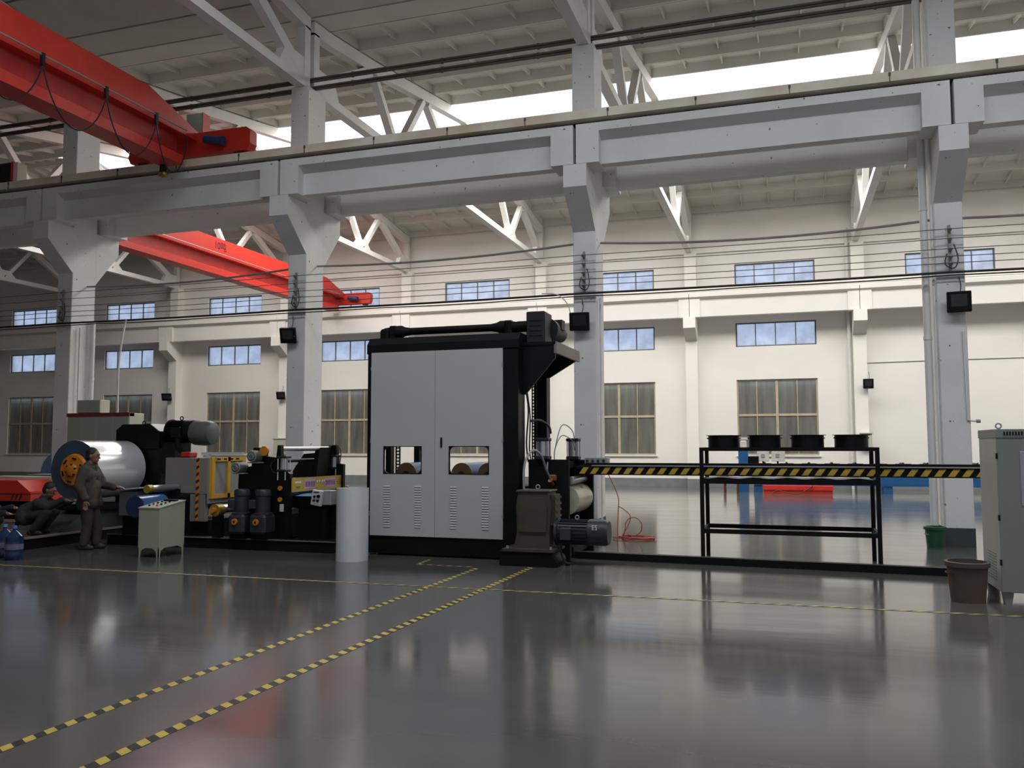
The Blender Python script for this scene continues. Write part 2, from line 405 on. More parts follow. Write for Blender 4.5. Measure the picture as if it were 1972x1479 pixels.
# ---- columns of the middle row
def column(k, label):
    x = cx(k); t = thing('crane_column', label, 'column', (x, 15.8, 0), 'columns of the middle row')
    w = .215
    MB().bbox(x-w, x+w, 15.45, 16.15, 0, 9.32, .012).build('shaft', 'concrete_white', t)
    MB().box(x-w-.006, x+w+.006, 15.444, 16.156, 0, .30).build('painted_base', 'column_dado', t)
    MB().prism([(14.72, 6.74), (14.72, 6.33), (15.46, 5.66), (15.46, 6.74)], 'x', x-w, x+w).build('corbel', 'concrete_white', t)
    MB().prism([(16.85, 6.74), (16.14, 6.74), (16.14, 5.50), (16.85, 6.36)], 'x', x-w, x+w).build('corbel', 'concrete_white', t)
    return t
CL = {-1: 'white concrete crane column to the right of the picture, beyond the grey cabinet',
      0: 'white concrete crane column with downpipes, beside the green bucket',
      1: 'white concrete crane column right behind the embossing machine and its drive',
      2: 'white concrete crane column between the coil line and the embossing machine',
      3: 'white concrete crane column behind the grey electric cabinets and the coil',
      4: 'white concrete crane column past the left edge, next after the one by the coil'}
COLS = {k: column(k, l) for k, l in CL.items()}
# ---- crane girders (T beams) on both sides of that row
GN = {-1: 'rightmost span past the column with downpipes', 0: 'span left of the column with downpipes',
      1: 'span above the embossing machine', 2: 'span carrying the red end carriage', 3: 'leftmost span above the coil and red trolley'}
def girder(k, yc, sgn, label, grp):
    xa, xb = cx(k+1)+.028, cx(k)-.028; t = thing('crane_girder', label, 'girder', ((xa+xb)/2, yc, 6.74), grp)
    def P(d): return yc-d*sgn
    sec = [(P(.10), 6.76), (P(.10), 7.20), (P(.30), 7.32), (P(.30), 7.47), (P(-.30), 7.47), (P(-.30), 7.32), (P(-.10), 7.20), (P(-.10), 6.76)]
    if sgn < 0: sec = sec[::-1]
    MB().prism(sec[::-1], 'x', xa+.4, xb-.4).build('beam', 'concrete_white', t)
    for a, b in ((xa, xa+.42), (xb-.42, xb)):
        MB().box(a, b, yc-.306, yc+.306, 6.742, 7.468).build('end_block', 'concrete_white', t)
    return t
for k, l in GN.items():
    girder(k, 15.02, 1, 'white concrete crane girder facing the camera, ' + l, 'front crane girders')
    girder(k, 16.57, -1, 'white concrete crane girder behind the columns, ' + l, 'rear crane girders')
def rail(name, yc, front, xa, xb, z0, label):
    t = thing(name, label, 'rail', ((xa+xb)/2, yc, z0), 'crane rails')
    MB().box(xa, xb, yc-.14, yc+.14, z0, z0+.075).build('bedding', 'overhang_shade' if front else 'wall_paint', t)  # near bedding is nearly black: shade under the channel overhang painted in
    MB().box(xa, xb, yc-.36*front-.17*(1-front), yc+.17, z0+.075, z0+.235).build('channel', 'beige_steel' if front else 'wall_paint', t)
    MB().box(xa, xb, yc-.05, yc+.05, z0+.235, z0+.29).build('rail_head', 'rail_steel', t)
    n = int((xb-xa)/1.55)
    if front:
        for i in range(n):
            x = xa+.6+i*1.55
            MB().box(x-.018, x+.018, yc-.368, yc-.36, z0+.16, z0+.22).box(x-.006, x+.006, yc-.372, yc-.36, z0+.06, z0+.17).build('rail_clip', 'rail_steel', t)
    return t
rail('crane_rail', 15.02, 1, cx(4), cx(-1), 7.47, 'beige steel crane rail along the top of the front girders')
rail('crane_rail', 16.57, 0, cx(4), cx(-1), 7.47, 'crane rail along the top of the girders behind the columns')
FW = {-2: 'far past the right edge', -1: 'right of the downpipe column', 0: 'above the fan rings', 1: 'right of the embossing machine', 2: 'straight above the embossing machine', 3: 'left of the embossing machine', 4: 'above the levelling machine', 5: 'above the operator desk and motor', 6: 'behind the electric cabinets', 7: 'at the far left end'}
FC = {-1: 'first past the right edge', 0: 'carrying a floodlight right of the windows', 1: 'left of the window above the fan rings', 2: 'right beside the embossing machine', 3: 'seen left above the embossing machine', 4: 'with a floodlight near the levelling machine', 5: 'with a floodlight above the black motor', 6: 'next left of the hanging hose', 7: 'leftmost of all'}
# ---- far wall columns with corbels, girders and rail
for k in range(-1, 8):
    x = cx(k)+.05
    t = thing('wall_column', 'white pilaster column on the far wall, ' + FC[k], 'column', (x, 34.2, 0), 'columns of the far wall')
    MB().bbox(x-.235, x+.235, 34.0, 34.45, 0, 9.34, .012).build('shaft', 'wall_paint', t)
    MB().prism([(33.32, 6.62), (33.32, 6.2), (34.01, 5.75), (34.01, 6.62)], 'x', x-.235, x+.235).build('corbel', 'wall_paint', t)
    MB().box(x-.241, x+.241, 33.995, 34.45, 0, .33).build('painted_base', 'dado', t)
for k in range(-1, 7):
    xa, xb = cx(k+1)+.06, cx(k)+.04
    t = thing('wall_girder', 'white crane girder along the far wall, ' + FW[k], 'girder', ((xa+xb)/2, 33.65, 6.62), 'crane girders of the far wall')
    MB().prism([(33.52, 6.64), (33.52, 7.32), (33.36, 7.40), (33.36, 7.55), (33.95, 7.55), (33.95, 7.40), (33.79, 7.32), (33.79, 6.64)][::-1], 'x', xa, xb).build('beam', 'wall_paint', t)
    for a, b in ((xa, xa+.4), (xb-.4, xb)): MB().box(a, b, 33.45, 33.86, 6.625, 7.54).build('end_block', 'wall_paint', t)
rail('crane_rail', 33.65, 0, cx(7), cx(-2), 7.55, 'crane rail on the girders of the far wall')
# ---- roof trusses
def truss(k, y0, y1, label, grp, w=.22):
    x = cx(k); t = thing('roof_truss', label, 'truss', (x, (y0+y1)/2, 9.32), grp)
    D = y1-y0
    def Y(d): return y0+d
    def tz(d): return chordz(min(d, D-d))
    ds = [0, .8, 2.97, 6, D/2, D-6, D-2.97, D-.8, D]
    top = [(Y(d), tz(d)) for d in ds]; bot = [(Y(d), tz(d)-.30) for d in ds][::-1]
    pts = top+bot; n = len(ds)
    mb = MB()
    for i in range(n-1):
        a, b = ds[i], ds[i+1]
        mb.prism([(Y(a), tz(a)-.30), (Y(b), tz(b)-.30), (Y(b), tz(b)), (Y(a), tz(a))], 'x', x-w/2, x+w/2)
    mb.build('top_chord', 'truss_paint', t)
    MB().box(x-w/2, x+w/2, Y(0), Y(D), 9.325, 9.52).build('bottom_chord', 'truss_paint', t)
    for a, b in ((0, .22), (D-.22, D)): MB().box(x-w/2, x+w/2, Y(a), Y(b), 9.52, 10.68).build('end_post', 'truss_paint', t)
    for m_ in (0, 1):
        def q(d): return Y(d) if m_ == 0 else Y(D-d)
        mem = [((.15, 9.55), (2.75, 10.98), .26), ((3.0, 10.95), (4.35, 9.46), .17), ((4.35, 9.46), (6.0, 11.5), .17), ((6.3, 11.5), (D/2, 9.46), .17)]
        for (d0, z0), (d1, z1), h in mem:
            MB().bar((x, q(d0), z0), (x, q(d1), z1), w*.86, h, (0, 0, 1)).build('web_member', 'truss_paint', t)
        # gussets where the members meet
        MB().prism([(q(3.75), 9.5), (q(5.0), 9.5), (q(4.65), 9.82), (q(4.1), 9.82)][::1 if m_ == 0 else -1], 'x', x-w*.42, x+w*.42).build('gusset', 'truss_paint', t)
        MB().prism([(q(.1), 9.4), (q(1.2), 9.4), (q(.9), 9.95), (q(.1), 9.95)][::1 if m_ == 0 else -1], 'x', x-w*.42, x+w*.42).build('gusset', 'truss_paint', t)
    return t
TN = {-2: 'second past the right edge', -1: 'just past the right edge', 0: 'over the column with downpipes', 1: 'over the column behind the embossing machine', 2: 'over the column left of the embossing machine', 3: 'over the column by the coil', 4: 'one bay left of the coil column', 5: 'two bays left of the coil column', 6: 'three bays left of the coil column'}
for k, l in TN.items(): truss(k, 15.82, 34.3, 'white concrete roof truss of the far bay, ' + l, 'roof trusses of the far bay')
for k in (-1, 0, 1, 2, 3, 4, 5): truss(k, -2.9, 15.66, 'white concrete roof truss of the near bay, ' + TN[k], 'roof trusses of the near bay')
# ================================================================ SERVICES ON COLUMNS AND WALLS
mat('lens_glass', (.03, .033, .035), .15); mat('grey_metal', (.33, .34, .35), .45, .2); mat('light_grey', (.52, .53, .54), .5, var=.04)
mat('blue_motor', (.02, .05, .16), .45); mat('pale_green', (.42, .52, .43), .5); mat('rope_white', (.72, .70, .66), .7)
mat('yellow_paint', (.62, .33, .02), .5, var=.08); mat('hazard_yellow', (.50, .32, .035), .55, var=.08); mat('tape_black', (.02, .02, .02), .55)
mat('tape_yellow', (.52, .38, .06), .5, var=.12, scale=12); mat('gold', (.36, .24, .03), .4, .3); mat('orange', (.62, .20, .012), .5, var=.1)
def line_thing(name, label, cat, pts, r, m, group=None, n=6):
    o = MB().tubepath(pts, r, n).build(name, m, org=pts[0]); return tag(o, label, cat, group)
def sag(xa, xb, y, za, zb, d, n=10):
    return [(xa+(xb-xa)*i/n, y, za+(zb-za)*i/n-4*d*(i/n)*(1-i/n)) for i in range(n+1)]
# twin dark pipes between the truss ends, above the columns
for z, w in ((9.56, 'upper'), (9.37, 'lower')):
    t = thing('service_pipe', '%s of the two dark pipes running along the tops of the middle columns' % w, 'pipe', (cx(0), 15.74, z), 'pipes over the middle columns')
    for dz in (-.026, .028): MB().cyl((cx(4), 15.74, z+dz), (cx(-1), 15.74, z+dz), .027, n=10).build('pipe', 'pipe_dark', t)
    for i in range(14):
        x = cx(4)+1.1+i*2.06; MB().cyl((x, 15.74, z-.03), (x+.05, 15.74, z-.03), .036, n=10).cyl((x, 15.74, z+.03), (x+.05, 15.74, z+.03), .036, n=10).build('pipe_coupling', 'pipe_dark', t)
# black supply cable and thin bare wires on the column fronts
pts = []
for k in range(4, -1, -1):
    pts += sag(cx(k), cx(k-1), 15.36, 4.48, 4.48, .015, 6)[:-1]
pts.append((cx(-1), 15.36, 4.48))
line_thing('power_cable', 'thick black supply cable strung along the fronts of the columns', 'cable', pts, .021, 'cable_black', n=8)
line_thing('power_cable', 'thin black cable lashed under the thick supply cable on the columns', 'cable', [(p[0], p[1]-.012, p[2]-.045-.02*abs(math.sin(i*.9))) for i, p in enumerate(pts)], .011, 'cable_black', n=6)
WZ = [4.63, 4.74, 4.87, 5.04, 5.20]
for i, z in enumerate(WZ):
    p = []
    for k in range(4, -1, -1): p += sag(cx(k), cx(k-1), 15.335, z, z, .02, 6)[:-1]
    p.append((cx(-1), 15.335, z))
    line_thing('bare_wire', ('lowest', 'second lowest', 'middle', 'second highest', 'topmost')[i]+' of the bare wires strung between the column insulators', 'wire', p, .0065, 'wire', 'bare wires on the middle columns')
for k in range(0, 4):
    t = thing('insulator_rack', 'rack of wire insulators on the column %s' % {0: 'with the downpipes', 1: 'behind the embossing machine', 2: 'left of the embossing machine', 3: 'by the coil'}[k], 'insulators', (cx(k), 15.44, 4.55), 'insulator racks')
    MB().box(cx(k)-.02, cx(k)+.02, 15.405, 15.449, 4.52, 5.28).build('bracket', 'insulator', t)
    for z in WZ:
        MB().lathe([(.001, 0), (.022, .0), (.036, .018), (.022, .035), (.036, .052), (.02, .075), (.001, .078)], (cx(k), 15.42, z), (0, -1, 0), 12).build('insulator', 'insulator', t)
    MB().tubepath([(cx(k)+.06, 15.40, 4.95), (cx(k)+.11, 15.37, 4.7), (cx(k)+.05, 15.38, 4.55), (cx(k)-.08, 15.39, 4.62), (cx(k)-.05, 15.40, 4.8)], .009, 6).build('jumper_wire', 'cable_black', t)
line_thing('slack_cable', 'grey cable sagging behind the columns over the embossing machine', 'cable', sag(cx(2)+.22, cx(1)-.22, 15.9, 5.5, 5.56, .09), .022, 'insulator')
line_thing('slack_cable', 'grey cable sagging between the embossing machine column and the downpipes', 'cable', sag(cx(1)+.22, cx(0)-.22, 15.9, 5.54, 5.50, .12), .022, 'insulator')
line_thing('slack_cable', 'grey cable sagging behind the columns across the far red crane', 'cable', sag(cx(3)+.22, cx(2)-.22, 15.9, 5.42, 5.5, .10), .022, 'insulator')
line_thing('slack_cable', 'grey cable stretched from the downpipe column to the right edge', 'cable', sag(cx(0)+.22, cx(-1)-.22, 15.9, 5.5, 5.6, .08), .022, 'insulator')
# floodlights
def flood(x, y, z, w, h, tilt, yaw, label, grp):
    t = thing('floodlight', label, 'floodlight', (x, y, z), grp)
    a = MB().bbox(x-w/2, x+w/2, y-.05, y+.03, z-h/2, z+h/2, .012)
    b = MB().box(x-w*.33, x+w*.33, y-.056, y-.05, z-h*.22, z+h*.36)
    fn = MB()
    for i in range(6): fn.box(x-w*.4+i*w*.16-.006, x-w*.4+i*w*.16+.006, y+.03, y+.07, z-h*.38, z+h*.38)
    for q in (a, b, fn): q.rot((x, y, z), tilt, 'x').rot((x, y, z), yaw, 'z')
    a.build('housing', 'black_plastic', t); b.build('lens', 'lens_glass', t); fn.build('cooling_fins', 'black_plastic', t)
    MB().bar((x+w*.42, y, z-.02), (x+w*.42, y+.13, z-.12), .012, .03).bar((x-w*.42, y, z-.02), (x-w*.42, y+.13, z-.12), .012, .03).box(x-w*.44, x+w*.44, y+.12, y+.145, z-.14, z-.10).build('bracket', 'grey_metal', t)
    MB().tubepath([(x+.02, y+.05, z+h*.3), (x+.05, y+.09, z+h*.8), (x+.03, y+.11, z+h*1.25)], .008, 6).build('lead', 'cable_black', t)
flood(-9.80, 15.27, 3.94, .33, .33, R(24), R(18), 'black floodlight on the column left of the embossing machine', 'floodlights on the middle columns')
flood(-3.60, 15.27, 3.94, .37, .34, R(14), R(8), 'black floodlight on the column above the embossing machine drive', 'floodlights on the middle columns')
flood(2.73, 15.27, 3.97, .36, .34, R(10), R(-8), 'black floodlight on the column with downpipes', 'floodlights on the middle columns')
flood(2.93, 33.80, 3.9, .36, .36, R(12), 0, 'small black floodlight on the far wall right of the windows', 'floodlights on the far wall')
flood(-22.03, 33.80, 3.95, .40, .36, R(20), R(15), 'small black floodlight on the far wall above the yellow frames', 'floodlights on the far wall')
flood(-28.35, 33.78, 4.0, .46, .36, R(20), R(20), 'small black floodlight on the far wall above the black motor', 'floodlights on the far wall')
# downpipes
def downpipe(x, y, r, z0, z1, label, clamps=(1.2, 3.4, 5.6)):
    t = thing('downpipe', label, 'pipe', (x, y, z0), 'downpipes')
    MB().cyl((x, y, z0), (x, y, z1), r, n=16).build('pipe', 'pipe_white', t)
    for z in clamps:
        if z0 < z < z1: MB().cyl((x, y, z), (x, y, z+.06), r*1.13, n=16).build('clamp', 'pipe_white', t)
downpipe(2.30, 15.62, .062, .0, 9.3, 'thick white downpipe left of the column by the green bucket')
downpipe(2.40, 15.50, .022, .0, 9.3, 'thin white pipe between the thick downpipe and its column', (.9, 2.9, 4.9))
downpipe(-3.28, 15.62, .02, .0, 4.42, 'thin grey conduit up the column behind the embossing machine', (.8, 2.2, 3.6))
downpipe(-15.64, 15.66, .02, .0, 4.4, 'thin conduit up the column by the electric cabinets', (2.9, 3.7))
downpipe(-15.62, 16.02, .06, .0, 4.6, 'white downpipe on the column by the electric cabinets', (3.2,))
downpipe(cx(0)-.30, 34.28, .06, .0, 9.9, 'white downpipe on the far wall right of the fan rings')
downpipe(cx(2)-.30, 34.28, .05, .0, 9.6, 'white downpipe on the far wall behind the embossing machine')
t = thing('bent_conduit', 'thin white conduit bent outwards on the right of the downpipe column', 'pipe', (2.83, 15.41, 2.0))
MB().tubepath([(2.80, 15.43, 3.5), (2.82, 15.43, 2.2), (2.84, 15.43, 2.05), (2.98, 15.43, 2.03)], .016, 8).build('pipe', 'pipe_white', t)
MB().cyl((2.94, 15.43, 2.03), (3.0, 15.43, 2.03), .03, n=10).build('pipe_end', 'grey_metal', t)
line_thing('hanging_hose', 'white hose hanging down from the supply cable to the electric cabinets', 'hose', [(-14.03, 15.35, 4.48), (-13.98, 15.2, 4.1), (-13.93, 15.05, 3.4), (-13.86, 14.98, 2.7), (-13.84, 14.97, 2.33)], .022, 'rope_white', n=8)
line_thing('white_cable', 'thin white cable looping from the supply cable down the embossing machine column', 'cable', [(-4.35, 15.36, 4.52), (-4.05, 15.34, 4.48), (-3.85, 15.33, 4.3), (-3.78, 15.35, 4.05)], .011, 'rope_white')
t = thing('wall_wire', 'grey wire fixed along the far wall right of the downpipe column', 'wire', (6, 34.4, 4.75))
MB().tubepath([(2.95, 34.40, 4.72), (5, 34.40, 4.74), (9, 34.40, 4.76)], .012, 6).build('wire', 'insulator', t)
# ================================================================ RED CRANES
def crane(xc, ya, yb, zr, yend, label, text=None, near=False):
    t = thing('bridge_crane', label, 'crane', (xc, (ya+yb)/2, zr))
    def zz(a): return a+(zr-7.76)
    e0 = 1.65 if not near else 0
    # upper box, bevelled towards the end
    top = [(ya, zz(8.35)), (ya+1.6, zz(8.80)), (yb-1.6, zz(8.80)), (yb, zz(8.35)), (yb, zz(8.17)), (ya, zz(8.17))]
    MB().prism(top, 'x', xc-.25, xc+.25).build('box_girder', 'crane_red', t)
    yi, yj = ya+.55, yb-.55
    MB().box(xc-.09, xc+.09, yi, yj, zz(7.70), zz(8.17)).build('web', 'dark_red', t)  # darker red than the box: shade of the recess put into the colour
    MB().prism([(xc-.25, zz(7.72)), (xc-.25, zz(7.52)), (xc+.25, zz(7.52)), (xc+.25, zz(7.72)), (xc+.09, zz(7.80)), (xc-.09, zz(7.80))], 'y', yi, yj).build('bottom_flange', 'crane_red', t)
    MB().box(xc+.25, xc+.275, ya+.2, yb-.2, zz(8.17), zz(8.20)).build('edge_strip', 'crane_red', t)
    for y, s in ((ya, 1), (yb, -1)):
        # end carriage
        n = 8; prof = []
        L_ = 1.57
        prof = [(xc-L_, zz(8.0)), (xc-L_+.07, zz(7.86)), (xc+L_-.07, zz(7.86)), (xc+L_, zz(8.0)), (xc+L_, zz(8.27)), (xc+L_-.10, zz(8.36)), (xc+.4, zz(8.36)), (xc-L_+.1, zz(8.30))]
        ec = MB().prism(prof[::-1], 'y', y-.12, y+.12).build('end_carriage', 'crane_red', t)
        for sx in (-1, 1):
            MB().cyl((xc+sx*1.25, y-.05, zz(7.885)), (xc+sx*1.25, y+.05, zz(7.885)), .115, n=20).cyl((xc+sx*1.25, y+.05, zz(7.885)), (xc+sx*1.25, y+.075, zz(7.885)), .135, n=20).build('wheel', 'rail_steel', ec)
        MB().cyl((xc+.55, y-.26, zz(8.14)), (xc+.92, y-.26, zz(8.07)), .085, n=14).cyl((xc+.92, y-.26, zz(8.07)), (xc+1.02, y-.26, zz(8.05)), .10, n=14).cyl((xc+.9, y-.26, zz(8.07)), (xc+.9, y-.10, zz(8.07)), .07, n=12).build('travel_motor', 'blue_motor', ec)
    # festoon pipe, hangers and cable loops
    xs = xc+.36
    MB().cyl((xs, ya+.6, zz(8.23)), (xs, yb-.6, zz(8.23)), .017, n=8).build('festoon_pipe', 'grey_metal', t)
    if near:
        hs = [8.05, 9.4, 10.80, 12.21, 13.52]
        for h in hs:
            MB().box(xs-.03, xs+.03, h-.03, h+.03, zz(8.05), zz(8.26)).bar((xc+.25, h, zz(8.30)), (xs, h, zz(8.24)), .02, .02).build('cable_hanger', 'steel_dark', t)
        for a, b in zip(hs, hs[1:]+[14.45]):
            MB().tubepath([(xs+.01, a+(b-a)*i/14, zz(8.06)-.86*(1-(2*i/14-1)**2)**.8-(.0 if b < 14 else .0)) for i in range(15)], .013, 6).build('festoon_cable', 'cable_black', t)
        MB().box(xc-.22, xc+.2, 15.12, 15.34, zz(8.36), zz(8.90)).build('electric_box', 'pale_green', t)
        MB().box(xc+.2, xc+.215, 15.11, 15.35, zz(8.36), zz(8.90)).build('box_edge', 'crane_red', t)
        MB().box(xc-.20, xc-.10, 14.30, 14.40, zz(7.36), zz(7.53)).build('limit_switch', 'steel_dark', t)
        MB().bbox(xc-.24, xc-.06, 14.28, 14.42, zz(7.27), zz(7.37), .03).build('collector', 'gold', t)
    if text:
        cu = bpy.data.curves.new('marking', 'FONT'); cu.body = text; cu.size = .34; cu.extrude = .001
        to = bpy.data.objects.new('marking_src', cu); COL.objects.link(to)
        dg = bpy.context.evaluated_depsgraph_get(); me = bpy.data.meshes.new_from_object(to.evaluated_get(dg)); bpy.data.objects.remove(to)
        me.materials.clear(); me.materials.append(MAT['steel_dark'])
        o = bpy.data.objects.new('capacity_marking', me); COL.objects.link(o); o.parent = t
        o.location = Vector((xc+.254, 24.45, zz(8.42)))-ORG[t.name]; o.rotation_euler = (R(90), 0, R(90))
    return t
crane(-12.14, -2.6, 15.02, 7.76, 0, 'red bridge crane of the near bay with hanging cable loops', near=True)
crane(-18.95, 16.57, 33.65, 7.84, 0, 'bright red bridge crane in the far bay marked 10 tonnes', text='10\u5428')
t = thing('rail_box', 'dark electric box with red edges on the crane rail at the left edge', 'electric box', (-17.24, 15.02, 7.76))
MB().box(-17.46, -17.06, 14.9, 15.16, 7.76, 8.26).build('box', 'steel_dark', t)
MB().box(-17.5, -17.46, 14.88, 15.18, 7.76, 8.27).build('edge_plate', 'crane_red', t); MB().box(-17.06, -17.0, 14.88, 15.18, 7.76, 8.27).build('edge_plate', 'crane_red', t)
MB().box(-17.0, -16.88, 14.9, 15.16, 7.76, 8.25).build('cover', 'beige_steel', t)
# ================================================================ FLOOR MARKINGS
def hazard_tape(name, label, p, q, w, per, slant, grp, z=.0):
    p = Vector((*p, 0)); q = Vector((*q, 0)); d = (q-p).normalized(); s = Vector((-d.y, d.x, 0)); L_ = (q-p).length
    t = thing(name, label, 'floor tape', p, grp)
    MB().bar(p+Vector((0, 0, .001+z)), q+Vector((0, 0, .001+z)), w, .002).build('tape', 'tape_black', t)
    mb = MB(); n = int(L_/per)
    for i in range(n):
        a = i*per+.01; b = a+per*.5
        mb.add([p+d*(a-slant)-s*w/2, p+d*(b-slant)-s*w/2, p+d*(b+slant)+s*w/2, p+d*(a+slant)+s*w/2], [(0, 1, 2, 3)])
    mb.v = [(v[0], v[1], .0026+z) for v in mb.v]
    mb.build('yellow_stripes', 'tape_yellow', t)
mat('trench_plate', (.086, .080, .075), .17, var=.12, scale=1.5)
o = MB().add([(-4.12, 2.2, .0008), (-3.46, 2.2, .0008), (-3.34, 11.2, .0008), (-3.99, 11.2, .0008)], [(0, 1, 2, 3)]).build('trench_cover', 'trench_plate', org=(-3.7, 7, 0))
tag(o, 'brownish painted floor strip between the two hazard tapes', 'floor strip')
hazard_tape('floor_tape', 'left of the two hazard tapes running towards the embossing machine', (-4.15, 1.2), (-4.0, 10.98), .075, .145, .02, 'floor tapes')
hazard_tape('floor_tape', 'right of the two hazard tapes running towards the embossing machine', (-3.50, 1.2), (-3.32, 11.3), .08, .145, .02, 'floor tapes')
hazard_tape('floor_tape', 'long thin hazard tape crossing the floor in front of all machines', (-14.5, 9.16), (6.0, 9.46), .055, .165, .05, 'floor tapes')
hazard_tape('floor_tape', 'short hazard tape in front of the embossing machine doors', (-4.93, 11.0), (-4.0, 10.97), .05, .145, .02, 'floor tapes')
hazard_tape('floor_tape', 'shortest hazard tape, ending under the embossing machine', (-4.93, 11.05), (-4.96, 11.6), .06, .12, .02, 'floor tapes')
# ================================================================ EMBOSSING MACHINE
mat('door_grey', (.44, .445, .455), .45, var=.03, scale=.8); mat('inner_brown', (.22, .14, .06), .5, .3); mat('film_blue', (.10, .26, .55), .25)
mat('brown_edge', (.20, .165, .15), .5)
def plate_hole(mb, x0, x1, z0, z1, y0, y1, hx0, hx1, hz0, hz1, r, seg=6):
    cxx, czz = (hx0+hx1)/2, (hz0+hz1)/2
    inner = []
    for (ox, oz, a0) in ((hx1-r, hz1-r, 0), (hx0+r, hz1-r, 90), (hx0+r, hz0+r, 180), (hx1-r, hz0+r, 270)):
        for i in range(seg+1): a = R(a0+90*i/seg); inner.append((ox+r*math.cos(a), oz+r*math.sin(a)))
    def outer(p):
        dx, dz = p[0]-cxx, p[1]-czz; ts = []
        if dx > 1e-9: ts.append((x1-cxx)/dx)
        if dx < -1e-9: ts.append((x0-cxx)/dx)
        if dz > 1e-9: ts.append((z1-czz)/dz)
        if dz < -1e-9: ts.append((z0-czz)/dz)
        tt = min(ts); return (cxx+dx*tt, czz+dz*tt)
    ring = [(p, outer(p)) for p in inner]
    for (qx, qz) in ((x1, z1), (x0, z1), (x0, z0), (x1, z0)):   # make the corners exact
        j = min(range(len(ring)), key=lambda i: abs(math.atan2((ring[i][0][1]-czz), (ring[i][0][0]-cxx))-math.atan2(qz-czz, qx-cxx)))
        ring[j] = (ring[j][0], (qx, qz))
    n = len(ring); vs = []
    for y in (y0, y1):
        vs += [(p[0][0], y, p[0][1]) for p in ring] + [(p[1][0], y, p[1][1]) for p in ring]
    fs = []
    for i in range(n):
        j = (i+1) % n
        fs += [(i, j, n+j, n+i), (2*n+i, 3*n+i, 3*n+j, 2*n+j), (i, 2*n+i, 2*n+j, j), (n+i, n+j, 3*n+j, 3*n+i)]
    mb.add(vs, fs); return mb
E1 = thing('embossing_machine', 'tall black embossing machine with two pale grey doors', 'machine', (-4.92, 12.66, 0))
MB().box(-6.12, -3.72, 11.80, 13.55, .03, .28).box(-6.0, -3.8, 11.9, 13.4, 0, .03).build('base', 'black_paint', E1)
for x0, x1, y0, y1 in ((-6.13, -6.0, 11.79, 12.0), (-3.93, -3.70, 11.79, 12.12), (-6.08, -5.98, 13.38, 13.55), (-6.13, -6.04, 12.40, 12.55), (-3.92, -3.70, 13.33, 13.55)):
    MB().bbox(x0, x1, y0, y1, .28, 3.1, .01).build('post', 'black_paint', E1)
MB().prism([(11.775, 3.06), (11.775, 3.20), (11.87, 3.31), (13.46, 3.31), (13.56, 3.2), (13.56, 3.06)][::-1], 'x', -6.15, -3.69).build('hood', 'black_paint', E1)
MB().box(-6.13, -6.06, 11.775, 11.79, .03, 3.08).box(-3.93, -3.70, 11.775, 11.79, .03, 3.08).box(-6.06, -3.93, 11.775, 11.79, .03, .29).build('front_frame', 'black_matte', E1)
for i, (a, b, h0, h1, lv) in enumerate(((-6.06, -4.998, -5.83, -5.22, (-5.83, -5.32)), (-4.992, -3.93, -4.76, -4.15, (-4.75, -4.25)))):
    d = plate_hole(MB(), a, b, .295, 3.075, 11.750, 11.774, h0, h1, 1.235, 1.63, .075).build('door', 'door_grey', E1)
    rim = []
    rim = plate_hole(MB(), h0-.012, h1+.012, 1.223, 1.642, 11.746, 11.778, h0, h1, 1.235, 1.63, .075).build('window_rim', 'black_plastic', d)
    for lx in lv:
        for j in range(17):
            z = .425+j*.0375
            MB().prism([(11.750, z), (11.741, z+.004), (11.750, z+.022)][::-1], 'x', lx, lx+.105).build('louvre', 'door_grey', d)
    for z in (2.83, 1.72, .62):
        xx = a if i == 0 else b
        MB().cyl((xx, 11.752, z-.03), (xx, 11.752, z+.03), .011, n=8).build('hinge', 'grey_metal', d)
MB().bbox(-4.905, -4.875, 11.735, 11.752, 1.62, 1.77, .006).build('door_handle', 'black_plastic', E1)
for x in (-5.62, -4.70, -4.27):
    rl = MB().cyl((x, 12.12, 1.22), (x, 13.3, 1.22), .165, n=28).build('roller', 'film_blue', E1)
    MB().cyl((x, 12.09, 1.22), (x, 12.12, 1.22), .167, n=28).build('roller_end', 'inner_brown', rl)
    MB().cyl((x, 12.05, 1.20), (x, 12.09, 1.20), .055, n=18).build('shaft_end', 'steel_dark', rl)
MB().box(-6.0, -3.8, 12.15, 13.3, .85, 1.03).build('roller_bed', 'black_matte', E1)
def chain(x, y, z0, z1):
    mb = MB()
    for s in (-1, 1): mb.box(x+s*.032-.008, x+s*.032+.008, y-.01, y+.01, z0, z1)
    n = int((z1-z0)/.052)
    for i in range(n): mb.box(x-.038, x+.038, y-.012, y+.012, z0+i*.052, z0+i*.052+.02)
    return mb
chain(-5.86, 12.3, 1.03, 3.0).build('lift_chain', 'black_matte', E1)
chain(-3.77, 12.85, 1.0, 2.9).build('lift_chain', 'black_matte', E1)
# drive shaft on the roof
sh = MB().cyl((-5.75, 12.25, 3.455), (-4.16, 12.25, 3.455), .058, n=18).build('drive_shaft', 'black_matte', E1)
for xa, sg in ((-5.75, -1), (-4.16, 1)):
    mb = MB().lathe([(.058, -.12), (.075, -.02), (.10, .03), (.10, .12), (.05, .14)], (xa, 12.25, 3.455), (sg, 0, 0), 18)
    mb.box(xa+sg*.17-.05, xa+sg*.17+.05, 12.19, 12.31, 3.36, 3.55); mb.cyl((xa+sg*.22, 12.25, 3.455), (xa+sg*.32, 12.25, 3.44), .085, n=18)
    mb.build('universal_joint', 'black_matte', sh)
MB().bbox(-6.12, -5.98, 12.13, 12.37, 3.31, 3.50, .03).box(-6.2, -5.9, 12.1, 12.4, 3.31, 3.345).build('bearing_block', 'black_matte', E1)
MB().bbox(-4.0, -3.92, 12.15, 12.35, 3.31, 3.54, .02).build('bearing_block', 'black_matte', E1)
